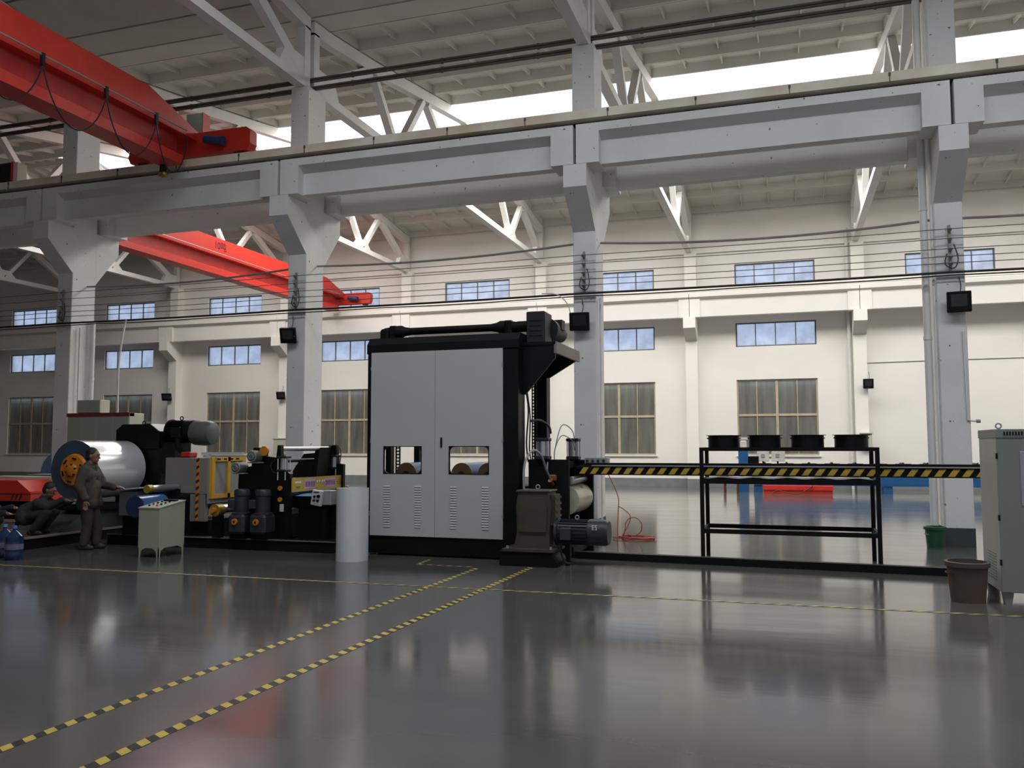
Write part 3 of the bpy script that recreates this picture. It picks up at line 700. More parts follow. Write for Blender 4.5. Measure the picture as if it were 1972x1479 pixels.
MB().cyl((-3.85, 12.25, 3.45), (-3.66, 12.25, 3.45), .085, n=20).cyl((-3.70, 12.25, 3.45), (-3.63, 12.25, 3.45), .07, n=20).build('coupling', 'black_matte', E1)
G = MB().bbox(-3.66, -3.37, 12.06, 12.46, 3.17, 3.645, .015).build('lift_gearbox', 'steel_dark', E1)
for i in range(4): MB().box(-3.62, -3.41, 12.05, 12.062, 3.28+i*.075, 3.292+i*.075).build('housing_rib', 'steel_dark', G)
MB().cyl((-3.44, 12.46, 3.42), (-3.44, 12.6, 3.42), .17, n=20).cyl((-3.44, 12.6, 3.42), (-3.44, 13.05, 3.42), .14, n=20).cyl((-3.44, 13.05, 3.42), (-3.44, 13.2, 3.42), .125, n=20).box(-3.40, -3.28, 12.72, 12.92, 3.45, 3.6).build('lift_motor', 'steel_dark', E1)
# bracket shelf
MB().prism([(-3.72, 3.17), (-3.2, 3.17), (-3.2, 2.93), (-3.66, 2.40), (-3.72, 2.40)][::-1], 'y', 12.0, 12.05).build('gusset', 'black_paint', E1)
MB().prism([(-3.72, 3.17), (-3.2, 3.17), (-3.2, 3.02), (-3.66, 2.75), (-3.72, 2.75)][::-1], 'y', 13.36, 13.41).build('gusset', 'black_paint', E1)
MB().box(-3.72, -3.19, 11.98, 13.45, 3.13, 3.17).build('shelf_plate', 'black_paint', E1)
MB().box(-3.21, -3.17, 11.98, 13.45, 3.0, 3.17).build('shelf_edge', 'brown_edge', E1)
MB().tubepath([(-3.72, 12.14, 2.6), (-3.66, 12.16, 2.2), (-3.69, 12.16, 1.7), (-3.66, 12.15, 1.4)], .013, 6).tubepath([(-3.70, 12.18, 2.55), (-3.64, 12.18, 2.1), (-3.65, 12.18, 1.6), (-3.62, 12.18, 1.4)], .011, 6).build('hose', 'cable_black', E1)
MB().tubepath([(-3.70, 12.4, 2.02), (-3.6, 12.6, 2.03), (-3.55, 12.9, 1.95), (-3.6, 13.2, 1.85)], .02, 8).build('hose', 'cable_black', E1)
# ---------------- pinch roll stand at the outlet
mat('roll_cream', (.55, .54, .40), .3, .3); mat('alu', (.50, .51, .55), .28, .85, var=.03)
mat('copper_dark', (.30, .10, .035), .4, .6)
P1 = thing('pinch_roll_stand', 'black roll stand with two air cylinders beside the embossing machine', 'machine', (-3.3, 12.75, 0))
MB().box(-3.66, -3.05, 12.16, 12.24, .0, 1.44).build('side_plate', 'black_matte', P1)
MB().box(-3.60, -2.92, 13.22, 13.30, .0, 1.42).build('side_plate', 'black_matte', P1)
MB().box(-3.64, -3.0, 12.24, 13.22, .05, .16).build('cross_beam', 'black_matte', P1)
MB().box(-3.5, -3.2, 12.24, 13.22, 1.30, 1.40).build('cross_beam', 'black_matte', P1)
MB().cyl((-3.14, 12.26, .84), (-3.14, 13.2, .84), .225, n=32).build('pinch_roll', 'roll_cream', P1)
MB().cyl((-3.05, 12.26, 1.13), (-3.05, 13.2, 1.13), .055, n=20).build('guide_roll', 'alu', P1)
def air_cyl(parent, x, y, z0, z1, r):
    c = MB().cyl((x, y, z0+.05), (x, y, z1-.05), r*.86, n=20).build('air_cylinder', 'alu', parent)
    for a, b in ((z0, z0+.055), (z1-.05, z1)): MB().bbox(x-r, x+r, y-r, y+r, a, b, .01).build('cylinder_cap', 'steel_dark', c)
    for sx in (-1, 1):
        for sy in (-1, 1): MB().cyl((x+sx*r*.82, y+sy*r*.82, z0), (x+sx*r*.82, y+sy*r*.82, z1), .009, n=6).build('tie_rod', 'grey_metal', c)
air_cyl(P1, -3.44, 12.20, 1.44, 1.76, .10); air_cyl(P1, -3.24, 13.26, 1.42, 1.76, .10)
MB().bbox(-2.98, -2.62, 12.9, 13.1, 1.36, 1.46, .01).build('valve_block', 'grey_metal', P1)
MB().box(-3.0, -2.6, 12.85, 13.2, 1.30, 1.36).build('valve_shelf', 'black_matte', P1)
for i in range(4): MB().cyl((-2.93+i*.085, 12.89, 1.41), (-2.93+i*.085, 12.86, 1.41), .02, n=8).build('valve_port', 'steel_dark', P1)
for i, (a, b) in enumerate(((-3.35, -3.05), (-3.3, -3.1))):
    MB().tubepath([(-3.2, 13.2, 1.55+.1*i), (-3.22, 13.1, 1.72+.16*i), (-3.35, 12.95, 1.80+.16*i), (-3.42, 12.8, 1.6), (-3.42, 12.75, 1.4)], .008, 6).build('air_hose', 'grey_metal', P1)
MB().tubepath([(-3.36, 12.14, 1.40), (-3.36, 12.10, 1.25)], .016, 8).build('pipe_stub', 'alu', P1)
MB().bbox(-3.33, -3.22, 12.1, 12.16, 1.12, 1.22, .02).build('valve', 'copper_dark', P1)
# ---------------- gear reducer and its motor
mat('gear_brown', (.062, .056, .046), .55, var=.15, spec=.3); mat('motor_grey', (.028, .032, .037), .42, var=.1, spec=.3); mat('motor_cap', (.036, .041, .046), .4, spec=.3)
GR = thing('gear_reducer', 'brown cast gear reducer with grey motor standing at the embossing machine', 'gearbox', (-3.3, 11.6, 0))
MB().prism([(-3.80, 0), (-2.98, 0), (-2.98, .06), (-3.10, .20), (-3.80, .20)][::-1], 'y', 11.22, 11.78).build('base_block', 'black_matte', GR)
MB().box(-3.76, -3.02, 11.2, 11.8, .20, .235).build('base_plate', 'gear_brown', GR)
B = MB().prism([(-3.63, .235), (-3.12, .235), (-3.13, .45), (-3.10, .80), (-3.14, 1.0), (-3.57, 1.02), (-3.60, .8), (-3.59, .45)][::-1], 'y', 11.36, 11.76).build('housing', 'gear_brown', GR)
MB().prism([(-3.56, .46), (-3.17, .46), (-3.15, .80), (-3.20, .93), (-3.5, .93), (-3.55, .80)][::-1], 'y', 11.335, 11.36).build('cover', 'gear_brown', B)
MB().bbox(-3.60, -3.11, 11.34, 11.77, 1.0, 1.03, .01).build('lid', 'gear_brown', B)
MB().box(-3.12, -3.055, 11.42, 11.70, .55, .97).build('flange', 'gear_brown', B)
for i in range(5): MB().box(-3.055, -3.04, 11.40, 11.72, .57+i*.085, .60+i*.085).build('flange_rib', 'gear_brown', B)
MB().torus((-3.34, 11.55, 1.065), .028, .009, 'y').build('lifting_eye', 'grey_metal', B)
for x in (-3.70, -3.08):
    for y in (11.27, 11.73): MB().cyl((x, y, .235), (x, y, .27), .02, n=6).build('bolt', 'grey_metal', GR)
MB().tubepath([(-3.53, 11.5, 1.03), (-3.53, 11.5, 1.3), (-3.50, 11.55, 1.48), (-3.43, 11.65, 1.58), (-3.36, 11.8, 1.5), (-3.33, 11.95, 1.3), (-3.30, 12.08, 1.16)], .017, 8).build('conduit_hose', 'grey_metal', GR)
MB().cyl((-3.30, 12.06, 1.14), (-3.29, 12.14, 1.08), .035, n=10).build('hose_fitting', 'copper_dark', GR)
def motor(parent, p, ax, r, L_, name='motor', m='motor_grey', cap='motor_cap', fins=True, box=None):
    p = Vector(p); a = Vector(ax).normalized()
    o = MB().lathe([(.001, 0), (r*1.08, 0), (r*1.08, L_*.05), (r*.9, L_*.06), (r*.9, L_*.62), (r, L_*.63), (r, L_*.95), (r*.9, L_), (.001, L_)], p, a, 28).build(name, m, parent)
    if fins:
        e1 = a.orthogonal().normalized(); e2 = a.cross(e1); mb = MB()
        for i in range(24):
            th = 2*math.pi*i/24; d = e1*math.cos(th)+e2*math.sin(th)
            mb.bar(p+a*L_*.08+d*r*.93, p+a*L_*.61+d*r*.93, .006, r*.12, d)
        mb.build('cooling_fins', m, o)
    MB().lathe([(r*1.012, L_*.66), (r*1.012, L_*.93)], p, a, 28).build('fan_cover', cap, o)
    if box: MB().bbox(*box, .012).build('terminal_box', cap, o)
    return o
mo = motor(GR, (-3.07, 11.56, .455), (1, 0, 0), .178, .74, box=(-2.97, -2.82, 11.31, 11.40, .36, .53))
MB().torus((-2.78, 11.56, .655), .026, .008, 'y').build('lifting_eye', 'grey_metal', mo)
mat('sticker_white', (.7, .7, .7), .6)
mb = MB()
for (a, b, c, d) in ((0, .012, 0, .05), (0, .03, .05, .058), (0, .03, .022, .03), (0, .03, -.006, .002), (.042, .068, .05, .058), (.042, .05, .026, .05), (.042, .068, .022, .03), (.06, .068, 0, .022), (.042, .068, -.006, .002)):
    mb.box(-2.53+a, -2.53+b, 11.366+(-.003), 11.372, .512+c, .512+d)
mb.build('motor_print', 'sticker_white', mo)
MB().tubepath([(-3.0, 11.5, .33), (-2.98, 11.48, .15), (-2.93, 11.47, .05), (-2.86, 11.47, .03)], .016, 8).build('motor_cable', 'cable_black', GR)
MB().box(-2.93, -2.87, 11.5, 11.6, .0, .29).build('support_leg', 'black_matte', GR)
# ---------------- striped delivery bar, floor channel, rack
def stripes_xz(mb, x0, x1, y, z0, z1, per, wdt, slant):
    x = x0
    while x+wdt+slant < x1:
        mb.add([(x, y, z0), (x+wdt, y, z0), (x+wdt+slant, y, z1), (x+slant, y, z1)], [(0, 1, 2, 3)]); x += per
    return mb
D1 = thing('delivery_bar', 'long black delivery bar with yellow hazard stripes through the rack', 'bar', (-.2, 12.68, 0))
MB().box(-3.04, 2.75, 12.62, 12.74, 1.205, 1.335).build('bar', 'black_matte', D1)
MB().box(-2.8, 2.75, 12.60, 12.76, 1.335, 1.352).build('top_plate', 'grey_metal', D1)
MB().box(-2.9, 2.75, 12.64, 12.72, 1.352, 1.385).build('top_rail', 'black_matte', D1)
stripes_xz(MB(), -3.0, 2.72, 12.618, 1.222, 1.318, .168, .085, .068).build('yellow_stripes', 'hazard_yellow', D1)
for x in (2.55,): MB().box(x, x+.06, 12.65, 12.71, 0, 1.21).build('leg', 'black_matte', D1)
MB().box(-3.04, -2.94, 12.62, 13.22, 1.21, 1.30).build('mounting_arm', 'black_matte', D1)
o = MB().bar((-2.98, 12.30, .05), (2.45, 11.98, .05), .12, .10).build('floor_channel', 'black_matte', org=(0, 12.1, 0)); tag(o, 'low black steel channel lying on the floor in front of the rack', 'channel')
K = thing('steel_rack', 'open black steel rack carrying four fan rings', 'rack', (0, 12.8, 0))
for x in (-1.155, 1.155):
    for y in (12.375, 13.225): MB().box(x-.027, x+.027, y-.027, y+.027, 0, 1.615).build('leg', 'black_matte', K)
for z0, z1 in ((1.565, 1.615), (1.105, 1.175), (.41, .47)):
    for y in (12.375, 13.225): MB().box(-1.128, 1.128, y-.022, y+.022, z0, z1).build('rail', 'black_matte', K)
    for x in (-1.155, 1.155): MB().box(x-.02, x+.02, 12.40, 13.2, z0, z1).build('side_rail', 'black_matte', K)
vs = []; fs = []
for i in range(25):
    x = -1.1+2.2*i/24; z = 1.180+.010*(1-math.cos(i*1.3))
    vs += [(x, 12.40, z), (x, 13.2, z), (x, 12.40, z-.004), (x, 13.2, z-.004)]
for i in range(24):
    a = 4*i; fs += [(a, a+4, a+5, a+1), (a+2, a+3, a+7, a+6), (a, a+2, a+6, a+4)]
MB().add(vs, fs, 0, True).build('shelf_sheet', 'light_grey', K)
for y in (12.7, 12.9): MB().box(-1.13, 1.13, y-.02, y+.02, 1.57, 1.612).build('cross_bar', 'black_matte', K)
def fan_ring(x, label):
    t = thing('fan_ring', label, 'fan ring', (x, 12.8, 1.616), 'fan rings on the rack')
    r = .222
    MB().lathe([(r, .0), (r, .175), (r-.008, .175), (r-.008, 0), (r, 0)], (x, 12.8, 1.616), 'z', 40).build('ring', 'black_paint', t)
    MB().lathe([(r, .165), (r+.028, .168), (r+.028, .175), (r-.008, .175)], (x, 12.8, 1.616), 'z', 40).build('rim', 'black_paint', t)
    for i in range(6):
        a = i*math.pi/3+.3; MB().cyl((x+(r+.0)*math.cos(a), 12.8+(r)*math.sin(a), 1.616+.13), (x+(r+.025)*math.cos(a), 12.8+(r+.025)*math.sin(a), 1.616+.13), .009, n=6).build('bolt', 'steel_dark', t)
    MB().lathe([(.001, .06), (.06, .06), (.06, .12), (.001, .12)], (x, 12.8, 1.616), 'z', 18).box(x-.215, x+.215, 12.785, 12.815, 1.616, 1.64).box(x-.015, x+.015, 12.585, 13.015, 1.616, 1.64).box(x-.03, x+.03, 12.77, 12.83, 1.64, 1.68).build('hub', 'black_paint', t)
for x, l in ((-.87, 'leftmost black fan ring on the steel rack'), (-.295, 'second black fan ring from the left on the rack'), (.285, 'third black fan ring from the left on the rack'), (.865, 'rightmost black fan ring on the steel rack')): fan_ring(x, l)
# ---------------- buckets and cabinet on the right
mat('bucket_green', (.01, .085, .03), .4); mat('bucket_brown', (.075, .058, .048), .75, var=.25, scale=9, col2=(.10, .055, .036))
mat('cabinet_grey', (.20, .215, .20), .5, var=.03); mat('cabinet_side', (.40, .39, .35), .5, var=.03); mat('plate_grey', (.30, .325, .34), .4)
def bucket(x, y, r0, r1, h, label, m, rim):
    t = thing('bucket', label, 'bucket', (x, y, 0))
    MB().lathe([(.001, .0), (r0, .0), (r1, h), (r1-.012, h), (r0-.012, .015), (.001, .015)], (x, y, 0), 'z', 32).build('shell', m, t)
    MB().lathe([(r1, h-.05), (r1+.018, h-.045), (r1+.02, h), (r1-.012, h+.004)], (x, y, 0), 'z', 32).build('rim', m, t)
    MB().torus((x, y, h-.12), r1+.008, .006, 'z', 28, 6, a0=0, a1=math.pi).build('handle', rim, t)
bucket(2.24, 15.22, .125, .15, .335, 'green plastic bucket at the foot of the downpipe column', 'bucket_green', 'grey_metal')
bucket(1.79, 10.15, .165, .20, .415, 'dirty brown bucket on the floor beside the grey cabinet', 'bucket_brown', 'steel_dark')
Q = thing('electric_cabinet', 'grey green control cabinet at the right edge', 'cabinet', (2.5, 10.45, 0))
MB().bbox(2.09, 2.95, 10.06, 10.88, .12, 1.80, .006).build('body', 'cabinet_side', Q)
dq = MB().box(2.09, 2.95, 10.035, 10.06, .13, 1.715).build('door', 'cabinet_grey', Q)
MB().box(2.085, 2.955, 10.03, 10.89, 1.72, 1.81).build('top_cover', 'cabinet_grey', Q)
for i in range(26): MB().box(2.16+i*.027, 2.172+i*.027, 10.024, 10.032, 1.745, 1.785).build('vent_slot', 'black_matte', Q)
for x0, x1 in ((2.10, 2.20), (2.84, 2.94)):
    for y0, y1 in ((10.06, 10.16), (10.78, 10.87)): MB().prism([(x0, .12), (x1, .12), (x1-.02, 0), (x0+.02, 0)][::-1], 'y', y0, y1).build('foot', 'cabinet_grey', Q)
for z in (1.5, .86, .4): MB().box(2.080, 2.098, 10.03, 10.055, z, z+.06).build('hinge', 'black_plastic', dq)
for x in (2.13, 2.91): MB().torus((x, 10.10, 1.845), .026, .008, 'y').build('lifting_eye', 'grey_metal', Q)
pl = MB().bbox(2.30, 2.66, 10.028, 10.036, 1.02, 1.58, .004).build('instruction_plate', 'plate_grey', dq)
mat('print_dark', (.03, .035, .045), .6)
for dx, dz in ((0, 0), (-.022, -.022), (.022, -.022)):
    MB().prism([(2.40+dx, 1.535+dz+.011), (2.389+dx, 1.535+dz), (2.40+dx, 1.535+dz-.011), (2.411+dx, 1.535+dz)], 'y', 10.0265, 10.028).build('emblem_diamond', 'print_dark', pl)
mb = MB(); rr = random.Random(3)
for j in range(18):
    x = 2.34+rr.choice((0, .012, .02)); z = 1.465-j*.022
    while x < 2.60:
        w = rr.uniform(.012, .05); mb.box(x, min(x+w, 2.63), 10.0268, 10.028, z, z+.007); x += w+.008
mb.build('printed_lines', 'print_dark', pl)
for j in range(10): MB().box(2.085, 2.091, 10.25, 10.65, .22+j*.03, .232+j*.03).build('side_louvre', 'cabinet_grey', Q)
# ---------------- orange hose on the floor
mat('hose_red', (.50, .07, .035), .5)
ho = thing('air_hose', 'thin red hose hanging from the column and coiled on the floor', 'hose', (-2.7, 15.2, 0))
MB().tubepath([(-3.22, 15.40, 1.12), (-3.19, 15.38, 1.18), (-3.12, 15.37, 1.14), (-3.0, 15.36, .9), (-2.92, 15.34, .7), (-2.92, 15.33, .5), (-2.93, 15.3, .2), (-2.92, 15.28, .02), (-2.8, 15.25, .012)], .009, 6).build('drop', 'hose_red', ho)
MB().tubepath([(-2.92, 15.33, .55), (-2.8, 15.32, .48), (-2.70, 15.3, .38), (-2.72, 15.28, .25), (-2.82, 15.2, .05), (-2.85, 15.15, .012)], .008, 6).build('drop', 'hose_red', ho)
rr = random.Random(5); pts = []
for i in range(52):
    a = i*.42; r = .27+.06*math.sin(i*.61); pts.append((-2.58+1.15*r*math.cos(a)+.02*math.sin(i*.2), 15.1+r*.9*math.sin(a), .012+.0006*i))
MB().tubepath(pts, .009, 6).build('coil', 'hose_red', ho)
pts = [(-2.78, 15.02, .012), (-2.74, 15.04, .20)] + [(-2.60+.15*math.cos(R(160-i*26)), 15.05, .22+.16*math.sin(R(160-i*26))) for i in range(12)] + [(-2.70, 15.04, .10), (-2.58, 15.0, .012)]
MB().tubepath(pts, .008, 6).build('upright_loop', 'hose_red', ho)
# ---------------- white sheet roll standing
mat('roll_white', (.66, .68, .71), .22, .15, var=.02)
t = thing('sheet_roll', 'white coated sheet rolled up and standing before the embossing machine', 'sheet roll', (-6.02, 11.13, 0))
MB().lathe([(.232, 0), (.232, 1.035), (.222, 1.035), (.222, .005), (.232, 0)], (-6.02, 11.13, 0), 'z', 56).build('outer_wrap', 'roll_white', t)
MB().lathe([(.20, .0), (.20, 1.02), (.192, 1.02), (.192, 0), (.20, 0)], (-6.02, 11.13, 0), 'z', 48).build('inner_wrap', 'roll_white', t)
# ================================================================ COIL LINE (runs along X; every roll lies along Y)
mat('coil_silver', (.70, .71, .73), .2, .25, var=.02, scale=1, coat=.6); mat('coil_blue', (.055, .085, .14), .35, .2, var=.15)
mat('film_dark_blue', (.012, .03, .10), .3); mat('panel_grey', (.20, .19, .175), .5, var=.04); mat('panel_light', (.24, .25, .25), .5, var=.03)
mat('desk_beige', (.33, .35, .26), .5, var=.03); mat('green_dark', (.035, .05, .045), .6, var=.2)
mat('motor_green', (.10, .115, .105), .45, var=.1)
mat('cab_green', (.30, .33, .27), .5, var=.03); mat('maroon', (.20, .02, .03), .5); mat('cab_pale', (.50, .50, .40), .5, var=.03)
# ---- coil on the decoiler mandrel
CZ, CXX = 1.23, -11.90
co = thing('metal_coil', 'big coil of silver sheet with blue side and orange hub', 'coil', (CXX, 12.5, CZ-.52))
MB().lathe([(.30, 0), (.52, 0), (.52, 1.15), (.30, 1.15)], (CXX, 11.9, CZ), (0, 1, 0), 64).build('wound_sheet', 'coil_silver', co)
mb = MB()
for i in range(11): mb.lathe([(.302+i*.0197, -.004-.002*(i % 2)), (.302+(i+1)*.0197, -.004-.002*(i % 2))], (CXX, 11.9, CZ), (0, 1, 0), 64)
mb.build('coil_side', 'coil_blue', co)
DC = thing('decoiler', 'black decoiler with gearbox and motor behind the silver coil', 'machine', (-11.6, 13.5, 0))
hb = MB().lathe([(.001, -.10), (.09, -.10), (.11, -.085), (.12, -.06), (.262, -.05), (.272, -.02), (.29, 0), (.29, 1.3)], (CXX, 11.9, CZ), (0, 1, 0), 40).build('mandrel', 'orange', DC)
for i in range(6):
    a = i*math.pi/3+.3; x, z = CXX+.205*math.cos(a), CZ+.205*math.sin(a)
    MB().bar((x-.045*math.sin(a), 11.842, z+.045*math.cos(a)), (x+.045*math.sin(a), 11.842, z-.045*math.cos(a)), .022, .024, (0, 1, 0)).build('segment_wedge', 'black_matte', hb)
    MB().cyl((x*.5+CXX*.5, 11.85, z*.5+CZ*.5), (x*.5+CXX*.5, 11.795, z*.5+CZ*.5), .016, n=8).build('hub_bolt', 'steel_dark', hb)
MB().bbox(-12.15, -11.12, 13.12, 13.75, .18, 1.62, .03).build('pedestal', 'black_paint', DC)
MB().box(-12.2, -11.05, 13.1, 13.8, .18, .26).build('pedestal_foot', 'black_paint', DC)
g = MB().prism([(-12.13, 1.60), (-12.13, 1.95), (-11.98, 2.06), (-11.35, 2.06), (-11.14, 1.92), (-11.14, 1.60)][::-1], 'y', 13.1, 13.72).build('gearbox', 'black_paint', DC)
MB().add([(-11.35, 13.12, 2.064), (-11.14, 13.12, 1.924), (-11.14, 13.70, 1.924), (-11.35, 13.70, 2.064)], [(0, 1, 2, 3)]).build('lit_chamfer', 'light_grey', g)  # pale sheet: light falling on the chamfer put into the colour
MB().torus((-11.75, 13.4, 2.09), .035, .010, 'y').build('lifting_eye', 'black_matte', g)
MB().box(-11.14, -10.82, 13.15, 13.6, 1.15, 1.72).build('motor_bracket', 'black_paint', DC)
m_ = motor(DC, (-11.12, 13.42, 1.92), (1, 0, 0), .215, .56, 'drive_motor', 'black_paint', 'black_paint', box=(-10.92, -10.72, 13.14, 13.24, 1.80, 2.0))
MB().torus((-10.9, 13.42, 2.17), .034, .010, 'y').build('lifting_eye', 'black_matte', m_)
MB().lathe([(.225, 0), (.235, .03), (.235, .30), (.20, .40), (.12, .44), (.001, .44)], (-10.58, 13.42, 1.90), (1, 0, -.05), 32).build('blower_cover', 'motor_green', m_)
MB().tubepath([(-10.8, 13.2, 1.78), (-10.7, 13.1, 1.62), (-10.5, 13.05, 1.52), (-10.35, 13.1, 1.48)], .05, 10).build('air_duct', 'black_matte', DC)
# coil car track: two black channels along Y, ramp plate
for x, l in ((-11.62, 'near black track beam of the coil car beside the standing worker'), (-12.95, 'far black track beam of the coil car by the kneeling worker')):
    t = thing('track_beam', l, 'beam', (x, 12.6, 0), 'coil car track beams')
    MB().box(x-.05, x+.05, 10.62, 14.6, .0, .17).build('web', 'black_matte', t)
    MB().box(x-.09, x+.09, 10.6, 14.62, .17, .19).build('top_flange', 'brown_edge', t)
t = thing('ramp_plate', 'dark green sloping plate between the coil car track beams', 'plate', (-12.3, 11.6, 0))
MB().prism([(10.85, .0), (10.85, .05), (11.5, .20), (12.05, .52), (13.0, .52), (13.0, .0)], 'x', -12.80, -11.75).build('plate', 'green_dark', t)
o = MB().prism([(11.9, .56), (12.0, .62), (12.9, .62), (13.0, .56), (13.0, .525), (11.9, .525)], 'x', -12.2, -11.6).build('coil_saddle', 'black_matte', org=(-11.9, 12.4, .525)); tag(o, 'black saddle of the coil car under the silver coil', 'saddle')
# ---- base frame of the line
LB = thing('line_base', 'long low black base frame under the coil line', 'base frame', (-8.6, 12.5, 0))
for y0, y1 in ((11.70, 11.86), (13.45, 13.6)): MB().box(-10.95, -6.62, y0, y1, 0, .18).build('side_beam', 'black_matte', LB)
for x in (-10.9, -9.6, -8.6, -7.5, -6.75): MB().box(x-.06, x+.06, 11.86, 13.45, .0, .17).build('cross_beam', 'black_matte', LB)
MB().box(-10.95, -6.62, 11.68, 11.70, .165, .18).build('edge_strip', 'brown_edge', LB)
# ---- feed table next to the coil
FT = thing('feed_table', 'grey feed box with perforated plate right of the standing worker', 'feed table', (-10.2, 12.0, 0))
MB().bbox(-10.60, -10.22, 11.55, 12.9, .50, .90, .012).build('housing', 'panel_light', FT)
MB().box(-10.55, -10.0, 11.6, 12.9, .18, .50).build('stand', 'black_matte', FT)
pp = MB().prism([(-10.66, .905), (-9.98, .965), (-9.98, .985), (-10.66, .925)][::-1], 'y', 11.3, 12.5).build('perforated_plate', 'light_grey', FT)
for i in range(7):
    for j in range(4):
        x = -10.58+i*.09; y = 11.42+j*.28; z = .927+(x+10.66)*.0845
        MB().cyl((x, y, z-.004), (x, y, z+.006), .026, n=10).build('hole', 'black_matte', pp)
br = MB().cyl((-9.96, 11.22, .68), (-9.96, 11.86, .68), .172, n=36).build('film_roll', 'film_blue', FT)
MB().cyl((-9.96, 11.20, .68), (-9.96, 11.225, .68), .173, n=36).build('roll_end', 'film_dark_blue', br)
sr = MB().cyl((-9.70, 11.26, .965), (-9.70, 11.87, .965), .055, n=20).build('idle_roll', 'alu', FT)
MB().cyl((-9.70, 11.16, .965), (-9.70, 11.26, .965), .065, n=16).build('roll_bearing', 'gold', sr)
MB().box(-10.22, -9.99, 11.9, 12.9, .50, .92).box(-10.22, -9.64, 11.80, 11.88, .40, .93).build('side_frame', 'black_matte', FT)
# ---- guard unit: grey panels, hazard strip, yellow window frame
GU = thing('guard_unit', 'grey guard housing with hazard strip and yellow window frames', 'guard', (-9.5, 12.4, 0))
MB().bbox(-9.97, -9.13, 11.90, 12.0, .865, 1.45, .006).build('upper_panel', 'panel_grey', GU)
MB().bbox(-9.47, -9.17, 11.91, 12.0, .40, .855, .006).build('lower_panel', 'panel_grey', GU)
MB().box(-9.9, -9.15, 12.0, 12.9, .18, .42).box(-9.95, -9.85, 12.0, 12.9, .42, 1.42).build('inner_frame', 'black_matte', GU)
hs = MB().box(-9.345, -9.285, 11.893, 11.90, .42, 1.44).build('hazard_strip', 'orange', GU)
mb = MB()
for i in range(9):
    z = .45+i*.115; mb.add([(-9.345, 11.8915, z), (-9.285, 11.8915, z+.035), (-9.285, 11.8915, z+.085), (-9.345, 11.8915, z+.05)], [(0, 1, 2, 3)])
mb.build('black_bars', 'tape_black', hs)
MB().box(-9.13, -9.10, 11.9, 12.86, .70, 1.45).build('side_sheet', 'panel_light', GU)
yf = MB()
for y0, y1, z0, z1 in ((11.92, 12.0, .78, 1.46), (12.34, 12.41, .78, 1.46), (12.76, 12.84, .78, 1.46), (12.0, 12.76, .78, .85), (12.0, 12.76, 1.39, 1.46)): yf.box(-9.10, -9.05, y0, y1, z0, z1)
yf.build('window_frame', 'yellow_paint', GU)
for y0, y1 in ((12.0, 12.34), (12.41, 12.76)): MB().box(-9.098, -9.08, y0, y1, .85, 1.39).build('window_sheet', 'panel_light', GU)
for i in range(4): MB().box(-9.052, -9.046, 12.05+i*.17, 12.13+i*.17, 1.415, 1.44).build('frame_slot', 'black_matte', GU)
MB().box(-9.3, -8.5, 11.95, 12.0, 1.50, 1.545).box(-9.2, -9.14, 11.95, 12.0, 1.45, 1.5).build('top_rail', 'light_grey', GU)
MB().bbox(-9.80, -9.60, 12.05, 12.25, 1.45, 1.55, .02).build('red_valve', 'dark_red', GU)
MB().cyl((-9.62, 12.2, .70), (-9.62, 12.95, .70), .15, n=24).build('drum', 'green_dark', GU)
# small chromed roll with gold collar in front of the yellow frames
SR = thing('chrome_roll', 'small chromed roll with gold collar below the yellow window frames', 'roll', (-8.75, 12.1, .18))
MB().cyl((-8.75, 11.76, .62), (-8.75, 12.66, .62), .088, n=28).build('roll', 'alu', SR)
MB().cyl((-8.75, 11.60, .62), (-8.75, 11.76, .62), .098, n=24).build('collar', 'gold', SR)
MB().cyl((-8.75, 11.53, .62), (-8.75, 11.60, .62), .045, n=18).build('shaft_end', 'orange', SR)
[MB().box(-8.83, -8.67, a, b, .18, .54).build('bearing_post', 'black_matte', SR) for a, b in ((11.66, 11.74), (12.6, 12.7))]
# ---- levelling machine
LV = thing('levelling_machine', 'black levelling machine with air cylinders and yellow warning board', 'machine', (-7.95, 12.7, 0))
MB().prism([(-8.55, .18), (-7.56, .18), (-7.56, 1.20), (-7.72, 1.30), (-7.74, 1.66), (-7.80, 1.66), (-7.82, 1.46), (-8.02, 1.48), (-8.05, 1.62), (-8.25, 1.62), (-8.28, 1.32), (-8.52, 1.28)][::-1], 'y', 11.9, 11.98).build('side_plate', 'black_paint', LV)
MB().prism([(-8.55, .18), (-7.50, .18), (-7.50, 1.32), (-7.62, 1.34), (-7.64, 1.66), (-7.72, 1.66), (-7.75, 1.55), (-8.3, 1.5), (-8.52, 1.2)][::-1], 'y', 13.50, 13.58).build('side_plate', 'black_paint', LV)
MB().prism([(12.98, 1.2), (13.05, 1.55), (13.14, 1.62), (13.42, 1.62), (13.5, 1.66), (13.5, 1.1), (12.98, 1.1)], 'x', -7.80, -7.72).build('rear_plate', 'black_matte', LV)
MB().box(-8.5, -7.6, 11.98, 13.5, .18, .55).build('lower_body', 'black_matte', LV)
MB().cyl((-7.78, 11.98, 1.60), (-7.78, 13.5, 1.60), .038, n=16).build('top_shaft', 'alu', LV)
MB().cyl((-7.95, 11.98, 1.40), (-7.95, 13.5, 1.40), .03, n=14).build('cross_shaft', 'steel_dark', LV)
for i in range(5): MB().cyl((-8.4+i*.19, 11.98, .92+.1*(i % 2)), (-8.4+i*.19, 13.5, .92+.1*(i % 2)), .075, n=20).build('levelling_roll', 'alu', LV)
bd = MB().box(-7.545, -7.53, 11.92, 13.60, .91, 1.13).build('warning_board', 'hazard_yellow', LV)
mat('sheet_pink', (.50, .36, .50), .6); mat('print_magenta', (.34, .06, .16), .6); mat('board_dark', (.12, .08, .01), .6); mat('paper_white', (.75, .74, .70), .6)
